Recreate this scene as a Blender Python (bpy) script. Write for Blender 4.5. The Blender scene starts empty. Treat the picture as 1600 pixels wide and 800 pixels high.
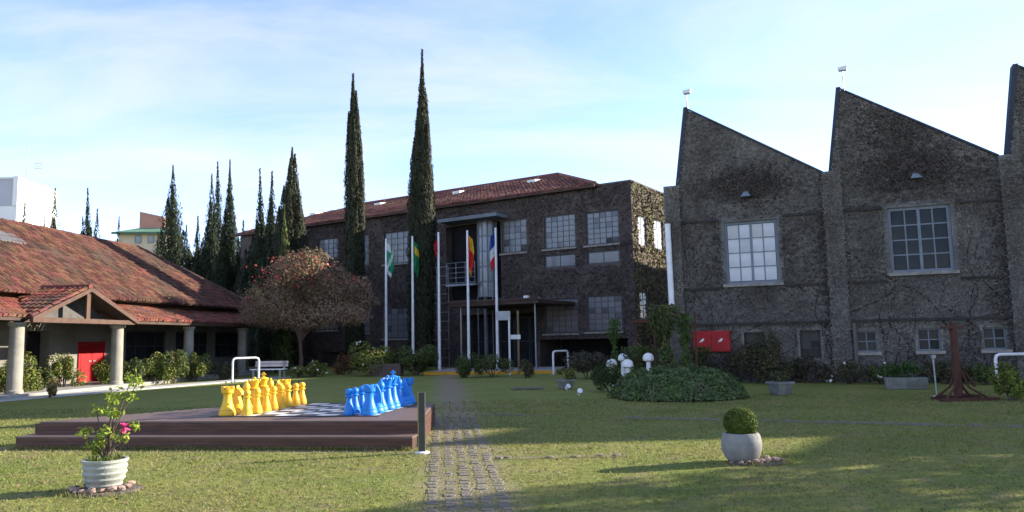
import bpy, bmesh, math, random
import numpy as np
from mathutils import Vector, Matrix

# ------------------------------------------------------------------ camera
random.seed(7)
RNG = np.random.default_rng(11)
SC = bpy.context.scene
COL = SC.collection
W, H, F = 1600, 800, 1180.0
CAM_H = 1.6
PITCH = math.atan(130 / F)
ROLL = 0.02
CAM = Vector((0, 0, CAM_H))
FWD = Vector((0, math.cos(PITCH), math.sin(PITCH)))
R0 = Vector((1, 0, 0)); U0 = Vector((0, -math.sin(PITCH), math.cos(PITCH)))
RIGHT = math.cos(ROLL) * R0 - math.sin(ROLL) * U0
UP = math.sin(ROLL) * R0 + math.cos(ROLL) * U0
cd = bpy.data.cameras.new('camera'); cam = bpy.data.objects.new('camera', cd); COL.objects.link(cam)
cd.sensor_width = 36; cd.lens = 36 * F / W; cd.clip_end = 3000; cd.clip_start = 0.1
M4 = Matrix.Identity(4)
for i in range(3):
    M4[i][0] = RIGHT[i]; M4[i][1] = UP[i]; M4[i][2] = -FWD[i]; M4[i][3] = CAM[i]
cam.matrix_world = M4
SC.camera = cam

# ------------------------------------------------------------------ sky and sun
SUN_EL = math.radians(19.5)
SUN_AZ = math.atan2(0.965, 0.26)              # from +Y towards +X
wd = bpy.data.worlds.new('World'); SC.world = wd; wd.use_nodes = True
nt = wd.node_tree; nt.nodes.clear()
N = nt.nodes.new; L = nt.links.new
out = N('ShaderNodeOutputWorld'); bg = N('ShaderNodeBackground'); bg.inputs[1].default_value = 0.087
sky = N('ShaderNodeTexSky'); sky.sky_type = 'NISHITA'; sky.sun_disc = False
sky.sun_elevation = SUN_EL; sky.sun_rotation = SUN_AZ
sky.altitude = 2500; sky.air_density = 0.9; sky.dust_density = 0.02; sky.ozone_density = 1.6
tc = N('ShaderNodeTexCoord'); sp = N('ShaderNodeSeparateXYZ'); L(tc.outputs['Generated'], sp.inputs[0])
add = N('ShaderNodeMath'); add.operation = 'ADD'; L(sp.outputs[2], add.inputs[0]); add.inputs[1].default_value = 0.16
mx = N('ShaderNodeMath'); mx.operation = 'MAXIMUM'; L(add.outputs[0], mx.inputs[0]); mx.inputs[1].default_value = 0.05
dx = N('ShaderNodeMath'); dx.operation = 'DIVIDE'; L(sp.outputs[0], dx.inputs[0]); L(mx.outputs[0], dx.inputs[1])
dy = N('ShaderNodeMath'); dy.operation = 'DIVIDE'; L(sp.outputs[1], dy.inputs[0]); L(mx.outputs[0], dy.inputs[1])
cb = N('ShaderNodeCombineXYZ'); L(dx.outputs[0], cb.inputs[0]); L(dy.outputs[0], cb.inputs[1])
mp = N('ShaderNodeMapping'); mp.inputs['Rotation'].default_value = (0, 0, 0.55); mp.inputs['Scale'].default_value = (0.45, 1.0, 1)
mp.inputs['Location'].default_value = (0.6, 0.2, 0)
L(cb.outputs[0], mp.inputs[0])
n1 = N('ShaderNodeTexNoise'); n1.inputs['Scale'].default_value = 1.7; n1.inputs['Detail'].default_value = 9
n1.inputs['Roughness'].default_value = 0.56; n1.inputs['Distortion'].default_value = 0.5; L(mp.outputs[0], n1.inputs[0])
rp = N('ShaderNodeValToRGB'); rp.color_ramp.elements[0].position = 0.43; rp.color_ramp.elements[1].position = 0.72
rp.color_ramp.elements[0].color = (0.0, 0.0, 0.0, 1); rp.color_ramp.elements[1].color = (0.75, 0.75, 0.75, 1)
L(n1.outputs[0], rp.inputs[0])
mixc = N('ShaderNodeMixRGB'); L(rp.outputs[0], mixc.inputs[0]); tint = N('ShaderNodeMixRGB'); tint.blend_type = 'MULTIPLY'; tint.inputs[0].default_value = 1; tint.inputs[2].default_value = (1.06, 0.94, 1.0, 1)
L(sky.outputs[0], tint.inputs[1]); L(tint.outputs[0], mixc.inputs[1])
mixc.inputs[2].default_value = (2.15, 2.2, 2.25, 1)
L(mixc.outputs[0], bg.inputs[0]); L(bg.outputs[0], out.inputs[0])

sd = bpy.data.lights.new('sun', 'SUN'); sd.energy = 2.6; sd.angle = math.radians(0.5); sd.color = (1.0, 0.9, 0.74)
sun = bpy.data.objects.new('sun', sd); COL.objects.link(sun)
S = Vector((math.sin(SUN_AZ) * math.cos(SUN_EL), math.cos(SUN_AZ) * math.cos(SUN_EL), math.sin(SUN_EL)))
sun.rotation_euler = S.to_track_quat('Z', 'Y').to_euler(); sun.location = (30, 10, 30)
SC.view_settings.view_transform = 'Standard'; SC.view_settings.look = 'None'
SC.view_settings.gamma = 1; SC.view_settings.use_curve_mapping = False
SC.view_settings.exposure = 2.5

# ------------------------------------------------------------------ pixel helpers
def ray(px, py):
    return FWD * F + RIGHT * (px - 800) - UP * (py - 400)
def gp(px, py, z=0.0):
    d = ray(px, py); t = (z - CAM_H) / d.z
    return CAM + d * t
def at(px, py, Y):
    d = ray(px, py); return CAM + d * (Y / d.y)
def mpp(Y):                       # metres per photo pixel at a depth
    return Y / F
class Frame:
    """a building's own axes: u along its front, v into it, z up"""
    def __init__(s, ox, oy, ux, uy):
        l = math.hypot(ux, uy); s.o = Vector((ox, oy, 0)); s.u = Vector((ux / l, uy / l, 0)); s.v = Vector((-uy / l, ux / l, 0))
        s.rz = math.atan2(uy, ux)
    def hit(s, px, py, v=0.0):
        d = ray(px, py); p0 = s.o + s.v * v
        t = (p0 - CAM).dot(s.v) / d.dot(s.v); p = CAM + d * t - s.o
        return p.dot(s.u), p.z
    def hit_side(s, px, py, u=0.0):    # a plane square to the front
        d = ray(px, py); p0 = s.o + s.u * u
        t = (p0 - CAM).dot(s.u) / d.dot(s.u); p = CAM + d * t - s.o
        return p.dot(s.v), p.z
    def rect(s, x0, y0, x1, y1, v=0.0):
        xm, ym = (x0 + x1) / 2, (y0 + y1) / 2
        return s.hit(x0, ym, v)[0], s.hit(x1, ym, v)[0], s.hit(xm, y1, v)[1], s.hit(xm, y0, v)[1]
    def w(s, u, v, z=0): return s.o + s.u * u + s.v * v + Vector((0, 0, z))

# ------------------------------------------------------------------ materials
MATS = {}
def mat(name, c1, c2=None, rough=0.85, scale=6.0, bump=0.0, bscale=None, detail=6, island=0.0, spec=0.3, metal=0.0,
        lo=0.35, hi=0.65, c3=None, s3=0.6, trans=0.0, coat=0.0, stretch=None):
    if name in MATS: return MATS[name]
    m = bpy.data.materials.new(name); m.use_nodes = True; t = m.node_tree; n = t.nodes.new; l = t.links.new
    b = t.nodes['Principled BSDF']; b.inputs['Roughness'].default_value = rough; b.inputs['Metallic'].default_value = metal
    b.inputs['Specular IOR Level'].default_value = spec
    if coat: b.inputs['Coat Weight'].default_value = coat; b.inputs['Coat Roughness'].default_value = 0.04
    c2 = c2 or tuple(x * 0.75 for x in c1)
    tc = n('ShaderNodeTexCoord'); vec = tc.outputs['Object']
    if stretch:
        mpn = n('ShaderNodeMapping'); mpn.inputs['Scale'].default_value = stretch; l(vec, mpn.inputs[0]); vec = mpn.outputs[0]
    nz = n('ShaderNodeTexNoise'); nz.inputs['Scale'].default_value = scale; nz.inputs['Detail'].default_value = detail; l(vec, nz.inputs[0])
    rp = n('ShaderNodeValToRGB'); rp.color_ramp.elements[0].position = lo; rp.color_ramp.elements[1].position = hi
    rp.color_ramp.elements[0].color = (*c1, 1); rp.color_ramp.elements[1].color = (*c2, 1); l(nz.outputs[0], rp.inputs[0])
    col = rp.outputs[0]
    if c3:
        n3 = n('ShaderNodeTexNoise'); n3.inputs['Scale'].default_value = s3; n3.inputs['Detail'].default_value = 5; l(tc.outputs['Object'], n3.inputs[0])
        r3 = n('ShaderNodeValToRGB'); r3.color_ramp.elements[0].position = 0.45; r3.color_ramp.elements[1].position = 0.68; l(n3.outputs[0], r3.inputs[0])
        mm = n('ShaderNodeMixRGB'); l(r3.outputs[0], mm.inputs[0]); l(col, mm.inputs[1]); mm.inputs[2].default_value = (*c3, 1); col = mm.outputs[0]
    if island:
        g = n('ShaderNodeNewGeometry'); hs = n('ShaderNodeHueSaturation')
        mr = n('ShaderNodeMapRange'); mr.inputs[3].default_value = 1 - island; mr.inputs[4].default_value = 1 + island
        l(g.outputs['Random Per Island'], mr.inputs[0]); l(mr.outputs[0], hs.inputs['Value'])
        mr2 = n('ShaderNodeMapRange'); mr2.inputs[3].default_value = 0.5 - island * 0.06; mr2.inputs[4].default_value = 0.5 + island * 0.06
        mu = n('ShaderNodeMath'); mu.operation = 'MULTIPLY'; mu.inputs[1].default_value = 7.31; l(g.outputs['Random Per Island'], mu.inputs[0])
        fr = n('ShaderNodeMath'); fr.operation = 'FRACT'; l(mu.outputs[0], fr.inputs[0]); l(fr.outputs[0], mr2.inputs[0]); l(mr2.outputs[0], hs.inputs['Hue'])
        l(col, hs.inputs['Color']); col = hs.outputs[0]
    l(col, b.inputs['Base Color'])
    if bump:
        nb = n('ShaderNodeTexNoise'); nb.inputs['Scale'].default_value = bscale or scale * 4; nb.inputs['Detail'].default_value = 6; l(vec, nb.inputs[0])
        bp = n('ShaderNodeBump'); bp.inputs['Strength'].default_value = bump; bp.inputs['Distance'].default_value = 0.05
        l(nb.outputs[0], bp.inputs['Height']); l(bp.outputs[0], b.inputs['Normal'])
    if trans:
        tr = n('ShaderNodeBsdfTranslucent'); l(col, tr.inputs[0]); ms = n('ShaderNodeMixShader'); ms.inputs[0].default_value = trans
        l(b.outputs[0], ms.inputs[1]); l(tr.outputs[0], ms.inputs[2]); l(ms.outputs[0], t.nodes['Material Output'].inputs[0])
    MATS[name] = m
    return m

# ------------------------------------------------------------------ object helpers
def link(name, me, m=None, parent=None, loc=None, rot=None):
    o = bpy.data.objects.new(name, me); COL.objects.link(o)
    if m is not None and me is not None and len(me.materials) == 0: me.materials.append(m)
    if parent is not None: o.parent = parent
    if loc is not None: o.location = loc
    if rot is not None: o.rotation_euler = rot
    return o
def tag(o, label=None, cat=None, group=None, kind=None):
    if label: o['label'] = label
    if cat: o['category'] = cat
    if group: o['group'] = group
    if kind: o['kind'] = kind
    return o
def thing(name, label, cat, loc=(0, 0, 0), rz=0.0, group=None):
    return tag(link(name, None, None, None, loc, (0, 0, rz)), label, cat, group)

class MB:
    def __init__(s): s.v = []; s.f = []; s.mi = []; s.cur = 0; s.smooth = False
    def add(s, vs, fs):
        k = len(s.v); s.v += [tuple(p) for p in vs]; s.f += [tuple(k + i for i in f) for f in fs]; s.mi += [s.cur] * len(fs); return s
    def box(s, x0, x1, y0, y1, z0, z1):
        return s.add([(x, y, z) for z in (z0, z1) for y in (y0, y1) for x in (x0, x1)],
                     [(0, 2, 3, 1), (4, 5, 7, 6), (0, 1, 5, 4), (2, 6, 7, 3), (0, 4, 6, 2), (1, 3, 7, 5)])
    def hexa(s, b, t):      # bottom ring, top ring of n points
        n = len(b)
        return s.add(list(b) + list(t), [tuple(range(n))[::-1], tuple(range(n, 2 * n))] + [(i, (i + 1) % n, n + (i + 1) % n, n + i) for i in range(n)])
    def prism(s, poly, v0, v1):  # poly in (u,z), extruded along y
        return s.hexa([(u, v0, z) for u, z in poly], [(u, v1, z) for u, z in poly])
    def quad(s, *p): return s.add(p, [tuple(range(len(p)))])
    def tube(s, pts, rad, n=6, cap=True):
        pts = [Vector(p) for p in pts]; k = len(s.v); m = len(pts)
        if not hasattr(rad, '__len__'): rad = [rad] * m
        ref = None
        for i, p in enumerate(pts):
            d = (pts[min(i + 1, m - 1)] - pts[max(i - 1, 0)]).normalized()
            if ref is None: ref = Vector((1, 0, 0)) if abs(d.x) < 0.9 else Vector((0, 1, 0))
            a = (ref - d * ref.dot(d)).normalized(); ref = a; b = d.cross(a)
            for j in range(n):
                t = 2 * math.pi * j / n; s.v.append(tuple(p + (a * math.cos(t) + b * math.sin(t)) * rad[i]))
        fs = []
        for i in range(m - 1):
            for j in range(n):
                fs.append((k + i * n + j, k + i * n + (j + 1) % n, k + (i + 1) * n + (j + 1) % n, k + (i + 1) * n + j))
        if cap: fs += [tuple(k + j for j in range(n))[::-1], tuple(k + (m - 1) * n + j for j in range(n))]
        s.f += fs; s.mi += [s.cur] * len(fs); return s
    def lathe(s, prof, n=20, c=(0, 0, 0), cap=True):
        k = len(s.v); m = len(prof)
        for r, z in prof:
            for j in range(n):
                t = 2 * math.pi * j / n; s.v.append((c[0] + r * math.cos(t), c[1] + r * math.sin(t), c[2] + z))
        fs = []
        for i in range(m - 1):
            for j in range(n):
                fs.append((k + i * n + j, k + i * n + (j + 1) % n, k + (i + 1) * n + (j + 1) % n, k + (i + 1) * n + j))
        if cap: fs += [tuple(k + j for j in range(n))[::-1], tuple(k + (m - 1) * n + j for j in range(n))]
        s.f += fs; s.mi += [s.cur] * len(fs); return s
    def mesh(s, name, mats=None, smooth=False):
        me = bpy.data.meshes.new(name); me.from_pydata(s.v, [], s.f)
        if mats:
            for m in mats: me.materials.append(m)
            me.polygons.foreach_set('material_index', s.mi)
        bm = bmesh.new(); bm.from_mesh(me); bmesh.ops.recalc_face_normals(bm, faces=bm.faces); bm.to_mesh(me); bm.free()
        if smooth:
            me.polygons.foreach_set('use_smooth', [True] * len(me.polygons))
            try: me.set_sharp_from_angle(angle=math.radians(40))
            except Exception: pass
        me.update(); return me
    def build(s, name, m, parent=None, loc=None, rot=None, smooth=False, bevel=0):
        ms = m if isinstance(m, (list, tuple)) else [m]
        o = link(name, s.mesh(name, ms, smooth), None, parent, loc, rot)
        if bevel:
            bv = o.modifiers.new('bevel', 'BEVEL'); bv.width = bevel; bv.segments = 2; bv.limit_method = 'ANGLE'
        return o

def np_mesh(name, V, Q):
    me = bpy.data.meshes.new(name); V = np.asarray(V, np.float32); Q = np.asarray(Q, np.int32); k = Q.shape[1]
    me.vertices.add(len(V)); me.vertices.foreach_set('co', V.ravel())
    me.loops.add(Q.size); me.loops.foreach_set('vertex_index', Q.ravel())
    me.polygons.add(len(Q)); me.polygons.foreach_set('loop_start', np.arange(0, Q.size, k, dtype=np.int32))
    me.polygons.foreach_set('loop_total', np.full(len(Q), k, np.int32))
    me.update(calc_edges=True); me.validate(); return me
def nrm(a): return a / (np.linalg.norm(a, axis=1, keepdims=True) + 1e-9)
def leaves(P, Nn, ln, wd, rng=RNG, up=None, jitter=0.6):
    """diamond leaf at every point: facing Nn, ln long, wd wide, long axis random or near `up`"""
    n = len(P); Nn = nrm(Nn + rng.normal(0, jitter, (n, 3)))
    t = rng.normal(0, 1, (n, 3)) if up is None else np.tile(np.array(up, float), (n, 1)) + rng.normal(0, 0.35, (n, 3))
    t = nrm(t - Nn * (t * Nn).sum(1, keepdims=True)); b = np.cross(Nn, t)
    ln = np.broadcast_to(ln, n)[:, None] * rng.uniform(0.7, 1.3, (n, 1)); wd = np.broadcast_to(wd, n)[:, None] * rng.uniform(0.7, 1.3, (n, 1))
    V = np.stack([P - t * ln / 2, P + b * wd / 2, P + t * ln / 2, P - b * wd / 2], 1).reshape(-1, 3)
    return V, np.arange(4 * n).reshape(-1, 4)
def join(parts):
    Vs, Qs, k = [], [], 0
    for V, Q in parts: Vs.append(V); Qs.append(Q + k); k += len(V)
    return np.concatenate(Vs), np.concatenate(Qs)
def copy_part(src, parent, loc):
    o = src.copy(); COL.objects.link(o); o.parent = parent; o.location = loc; return o

# ------------------------------------------------------------------ shared materials
m_render = mat('grey_render', (0.20, 0.19, 0.175), (0.13, 0.125, 0.12), 0.95, 1.6, 0.6, 18, c3=(0.10, 0.09, 0.085), s3=0.7)
m_brownwall = mat('brown_wall', (0.075, 0.06, 0.056), (0.11, 0.088, 0.08), 0.95, 1.4, 0.6, 14)
m_stem = mat('creeper_stems', (0.055, 0.046, 0.04), (0.03, 0.026, 0.024), 0.95, 3, island=0.3)
m_vine = mat('creeper_twigs', (0.21, 0.19, 0.168), (0.125, 0.113, 0.101), 0.95, 0.9, island=0.3, c3=(0.105, 0.09, 0.081), s3=0.45)
m_vine_dark = mat('creeper_dark', (0.085, 0.07, 0.065), (0.056, 0.048, 0.047), 0.95, 0.9, island=0.35, c3=(0.105, 0.086, 0.074), s3=0.35)
m_vine_green = mat('creeper_green', (0.14, 0.15, 0.05), (0.20, 0.17, 0.07), 0.9, 0.9, island=0.5)
m_tile = mat('clay_tiles', (0.106, 0.043, 0.027), (0.075, 0.034, 0.0235), 0.92, 0.9, 0.3, 30, island=0.5, c3=(0.06, 0.036, 0.027), s3=0.55)
m_tile2 = mat('clay_tiles_orange', (0.17, 0.056, 0.033), (0.12, 0.043, 0.028), 0.92, 0.9, 0.3, 30, island=0.45, c3=(0.10, 0.05, 0.04), s3=0.8)
m_tile3 = mat('clay_tiles_dull', (0.17, 0.065, 0.045), (0.11, 0.05, 0.04), 0.92, 0.9, 0.3, 30, island=0.4)
m_grey_frame = mat('blue_grey_paint', (0.17, 0.20, 0.23), (0.13, 0.15, 0.18), 0.6, 3)
m_dark_frame = mat('dark_frame', (0.05, 0.05, 0.055), (0.035, 0.035, 0.04), 0.6, 3)
m_mid_frame = mat('weathered_frame', (0.085, 0.088, 0.095), (0.065, 0.068, 0.074), 0.7, 3)
m_sill = mat('pale_sill', (0.27, 0.25, 0.22), (0.18, 0.165, 0.15), 0.9, 5)
m_glass_dark = mat('dark_glass', (0.018, 0.021, 0.025), (0.026, 0.03, 0.034), 0.14, 2, spec=0.12)
m_glass_blind = mat('glass_over_blind', (0.15, 0.155, 0.165), (0.11, 0.115, 0.125), 0.3, 1.5, spec=0.4, coat=0.25)
m_glass_white = mat('glass_over_white_curtain', (0.52, 0.52, 0.54), (0.38, 0.38, 0.40), 0.3, 1.2, spec=0.4, coat=0.3)
m_glass_white2 = mat('glass_over_cream_curtain', (0.42, 0.41, 0.40), (0.33, 0.325, 0.32), 0.3, 1.2, spec=0.4, coat=0.3)
m_glass_frost = mat('frosted_glass', (0.20, 0.22, 0.24), (0.14, 0.16, 0.18), 0.25, 1.2, spec=0.5, coat=0.4)
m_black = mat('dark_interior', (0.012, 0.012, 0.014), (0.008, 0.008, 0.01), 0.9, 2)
m_white = mat('white_paint', (0.78, 0.78, 0.77), (0.62, 0.62, 0.61), 0.55, 4)
m_redpaint = mat('red_paint', (0.36, 0.009, 0.013), (0.28, 0.007, 0.011), 0.5, 5)
m_darkwood = mat('dark_wood', (0.07, 0.042, 0.032), (0.045, 0.028, 0.022), 0.7, 3, 0.2, 20)
m_concrete = mat('column_concrete', (0.27, 0.255, 0.215), (0.20, 0.19, 0.165), 0.9, 2, 0.2, 20)
m_steel = mat('grey_steel', (0.30, 0.31, 0.33), (0.22, 0.23, 0.25), 0.4, 3, metal=0.6)
m_pipe = mat('white_metal', (0.75, 0.76, 0.78), (0.62, 0.63, 0.65), 0.4, 3)
m_bark = mat('bark', (0.10, 0.075, 0.055), (0.06, 0.045, 0.035), 0.95, 5, 0.5, 20)

# ------------------------------------------------------------------ ground
def lawn_material():
    m = bpy.data.materials.new('lawn'); m.use_nodes = True; t = m.node_tree; n = t.nodes.new; l = t.links.new
    b = t.nodes['Principled BSDF']; b.inputs['Roughness'].default_value = 0.95; b.inputs['Specular IOR Level'].default_value = 0.1
    tc = n('ShaderNodeTexCoord')
    def noise(sc, de, lo, hi):
        z = n('ShaderNodeTexNoise'); z.inputs['Scale'].default_value = sc; z.inputs['Detail'].default_value = de; l(tc.outputs['Object'], z.inputs[0])
        r = n('ShaderNodeMapRange'); r.inputs[1].default_value = lo; r.inputs[2].default_value = hi; l(z.outputs[0], r.inputs[0]); return r.outputs[0]
    def mix(f, a, c):
        x = n('ShaderNodeMixRGB'); l(f, x.inputs[0])
        for i, v in ((1, a), (2, c)):
            if isinstance(v, tuple): x.inputs[i].default_value = (*v, 1)
            else: l(v, x.inputs[i])
        return x.outputs[0]
    c = mix(noise(0.8, 6, 0.35, 0.65), (0.17, 0.205, 0.047), (0.245, 0.238, 0.068))
    c = mix(noise(9, 7, 0.4, 0.7), c, (0.14, 0.16, 0.045))
    c = mix(noise(2.3, 8, 0.56, 0.72), c, (0.23, 0.19, 0.10))
    # worn track along the paved path, bare earth in front of the deck
    sx = n('ShaderNodeSeparateXYZ'); l(tc.outputs['Object'], sx.inputs[0])
    def mth(op, a, bb):
        q = n('ShaderNodeMath'); q.operation = op
        for i, v in ((0, a), (1, bb)):
            if isinstance(v, (int, float)): q.inputs[i].default_value = v
            else: l(v, q.inputs[i])
        return q.outputs[0]
    xc = mth('ADD', mth('MULTIPLY', sx.outputs[1], -0.0942), 0.245)
    d = mth('ABSOLUTE', mth('SUBTRACT', sx.outputs[0], xc), 0)
    wob = noise(1.7, 6, 0.3, 0.7)
    mr = n('ShaderNodeMapRange'); mr.inputs[1].default_value = 0.95; mr.inputs[2].default_value = 0.35; l(mth('ADD', d, mth('MULTIPLY', wob, 0.45)), mr.inputs[0])
    c = mix(mth('MULTIPLY', mr.outputs[0], 0.95), c, (0.25, 0.20, 0.135))
    # bare earth strip along the foot of the deck step
    ld = mth('ADD', mth('ADD', mth('MULTIPLY', sx.outputs[0], 0.155), sx.outputs[1]), -11.05)
    m2 = n('ShaderNodeMapRange'); m2.inputs[1].default_value = 0.52; m2.inputs[2].default_value = 0.12; l(mth('ADD', mth('ABSOLUTE', ld, 0), mth('MULTIPLY', wob, 0.3)), m2.inputs[0])
    m3 = n('ShaderNodeMapRange'); m3.inputs[1].default_value = 1.2; m3.inputs[2].default_value = -0.6; l(sx.outputs[0], m3.inputs[0])
    c = mix(mth('MULTIPLY', mth('MULTIPLY', m2.outputs[0], m3.outputs[0]), 0.8), c, (0.24, 0.19, 0.12))
    l(c, b.inputs['Base Color'])
    nb = n('ShaderNodeTexNoise'); nb.inputs['Scale'].default_value = 60; nb.inputs['Detail'].default_value = 4; l(tc.outputs['Object'], nb.inputs[0])
    bp = n('ShaderNodeBump'); bp.inputs['Strength'].default_value = 0.8; bp.inputs['Distance'].default_value = 0.03; l(nb.outputs[0], bp.inputs['Height']); l(bp.outputs[0], b.inputs['Normal'])
    return m
m_lawn = lawn_material()
g = MB(); 
nx, ny = 40, 40
for j in range(ny + 1):
    for i in range(nx + 1): g.v.append((-300 + 600 * i / nx, -100 + 700 * j / ny, 0))
for j in range(ny):
    for i in range(nx): k = j * (nx + 1) + i; g.f.append((k, k + 1, k + nx + 2, k + nx + 1)); g.mi.append(0)
tag(g.build('lawn', m_lawn), kind='structure', label='large patchy green lawn with worn earth', cat='lawn')

# ------------------------------------------------------------------ walls and windows
def wall_holes(mb, u0, u1, z0, z1, holes, v=0.0, axis='u'):
    """front skin with openings and their reveals; holes: (u0,u1,z0,z1,depth)"""
    us = sorted({u0, u1, *[h[0] for h in holes], *[h[1] for h in holes]}); zs = sorted({z0, z1, *[h[2] for h in holes], *[h[3] for h in holes]})
    us = [u for u in us if u0 <= u <= u1]; zs = [z for z in zs if z0 <= z <= z1]
    P = (lambda u, vv, z: (u, vv, z)) if axis == 'u' else (lambda u, vv, z: (vv, u, z))
    sg = 1 if axis == 'u' else -1
    for a, b in zip(us, us[1:]):
        for c, d in zip(zs, zs[1:]):
            um, zm = (a + b) / 2, (c + d) / 2
            if any(h[0] < um < h[1] and h[2] < zm < h[3] for h in holes): continue
            mb.quad(P(a, v, c), P(b, v, c), P(b, v, d), P(a, v, d))
    for h in holes:
        a, b, c, d, q = h; w = v + sg * q
        mb.quad(P(a, v, c), P(a, w, c), P(a, w, d), P(a, v, d)); mb.quad(P(b, v, c), P(b, w, c), P(b, w, d), P(b, v, d))
        mb.quad(P(a, v, d), P(b, v, d), P(b, w, d), P(a, w, d)); mb.quad(P(a, v, c), P(b, v, c), P(b, w, c), P(a, w, c))
        mb.quad(P(a, w, c), P(b, w, c), P(b, w, d), P(a, w, d))

def window(parent, u0, u1, z0, z1, v, cols, rows, m_frame, m_pane, fw=0.06, bar=0.03, sill=None, rz=0.0, mull=(), loc=None, depth=0.06, openp=()):
    """window > pane, sill.  Local x along the wall, y into it."""
    w, h = u1 - u0, z1 - z0
    f = MB()
    f.box(0, fw, 0, depth, 0, h); f.box(w - fw, w, 0, depth, 0, h)
    f.box(fw, w - fw, 0, depth, 0, fw); f.box(fw, w - fw, 0, depth, h - fw, h)
    cw = (w - 2 * fw) / cols; rh = (h - 2 * fw) / rows
    for i in range(1, cols):
        bw = bar * 2.2 if i in mull else bar
        f.box(fw + cw * i - bw / 2, fw + cw * i + bw / 2, -0.002 if i in mull else 0.004, depth - 0.004, fw, h - fw)
    for j in range(1, rows):
        f.box(fw, w - fw, 0.007, depth - 0.008, fw + rh * j - bar / 2, fw + rh * j + bar / 2)
    o = f.build('window', m_frame, parent, loc or (u0, v, z0), (0, 0, rz))
    mp_ = m_pane if isinstance(m_pane, (list, tuple)) else [m_pane]; wts = [6, 3, 1][:len(mp_)]
    pms = [MB().box(-cw / 2 + bar / 2, cw / 2 - bar / 2, 0, 0.008, -rh / 2 + bar / 2, rh / 2 - bar / 2).mesh('pane', [q]) for q in mp_]
    for j in range(rows):
        for i in range(cols):
            q = link('pane', pms[random.choices(range(len(pms)), wts)[0]], None, o, (fw + cw * (i + .5), 0.026, fw + rh * (j + .5)))
            if (i, j) in openp: q.rotation_euler = (0.5, 0, 0)
            else: q.rotation_euler = (random.uniform(-.02, .02), 0, random.uniform(-.02, .02))
    if sill is not None:
        MB().box(-0.1, w + 0.1, -0.24, 0.02, -0.1, -0.003).build('sill', sill, o)
    return o

def creeper(name, parent, m, inside, box, n, ln, wd, vmax=0.12, v=0.0, axis='u', rng=None, m2=None, stems=0, zlo=0.0, proud=None):
    rng = rng or np.random.default_rng(5); u0, u1, z0, z1 = box
    U = rng.uniform(u0, u1, n); Z = rng.uniform(z0, z1, n)
    # patchy: thin it out with a few random sine waves
    dens = 0.6 + 0.4 * np.sin(U * 1.3 + 1.7 * np.sin(Z * 0.9)) * np.sin(Z * 1.9 + 0.8 * np.sin(U * 0.7))
    keep = inside(U, Z) & (rng.uniform(0, 1, n) < dens + 0.25); U, Z = U[keep], Z[keep]; k = len(U)
    off = -rng.uniform(0.005, vmax, k)
    if proud is not None: off = off - proud(U)
    if axis == 'u': P = np.stack([U, v + off, Z], 1); Nn = np.tile([0, -1.0, 0], (k, 1))
    else: P = np.stack([v - off, U, Z], 1); Nn = np.tile([1.0, 0, 0], (k, 1))
    V, Q = leaves(P, Nn, ln, wd, rng, jitter=0.7)
    o = link(name, np_mesh(name, V, Q), m, parent); o['kind'] = 'stuff'
    if stems:
        s = MB(); u, z = rng.uniform(u0, u1, stems), 0
        for i in range(stems):
            x, y = rng.uniform(u0, u1), zlo; a = math.pi / 2 + rng.normal(0, 0.3); pts = []; r0 = rng.uniform(0.01, 0.034)
            for k2 in range(int(rng.integers(14, 44))):
                if not inside(np.array([x]), np.array([y + 0.02]))[0]: break
                pts.append((x, v - 0.03 - 0.02 * math.sin(k2), y) if axis == 'u' else (v + 0.04, x, y))
                a += rng.normal(0, 0.24); a = a * 0.96 + (math.pi / 2) * 0.04 + (0.05 if i % 2 else -0.05)
                x += 0.22 * math.cos(a); y += 0.22 * math.sin(a)
            if len(pts) > 3:
                if axis == 'u': pts = [(p[0], p[1], p[2]) for p in pts]
                s.tube(pts, [r0 * (1 - 0.7 * q / len(pts)) for q in range(len(pts))], 4, False)
        so = s.build('creeper_stem', m2 or m_stem, parent); so['kind'] = 'stuff'
    return o

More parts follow.
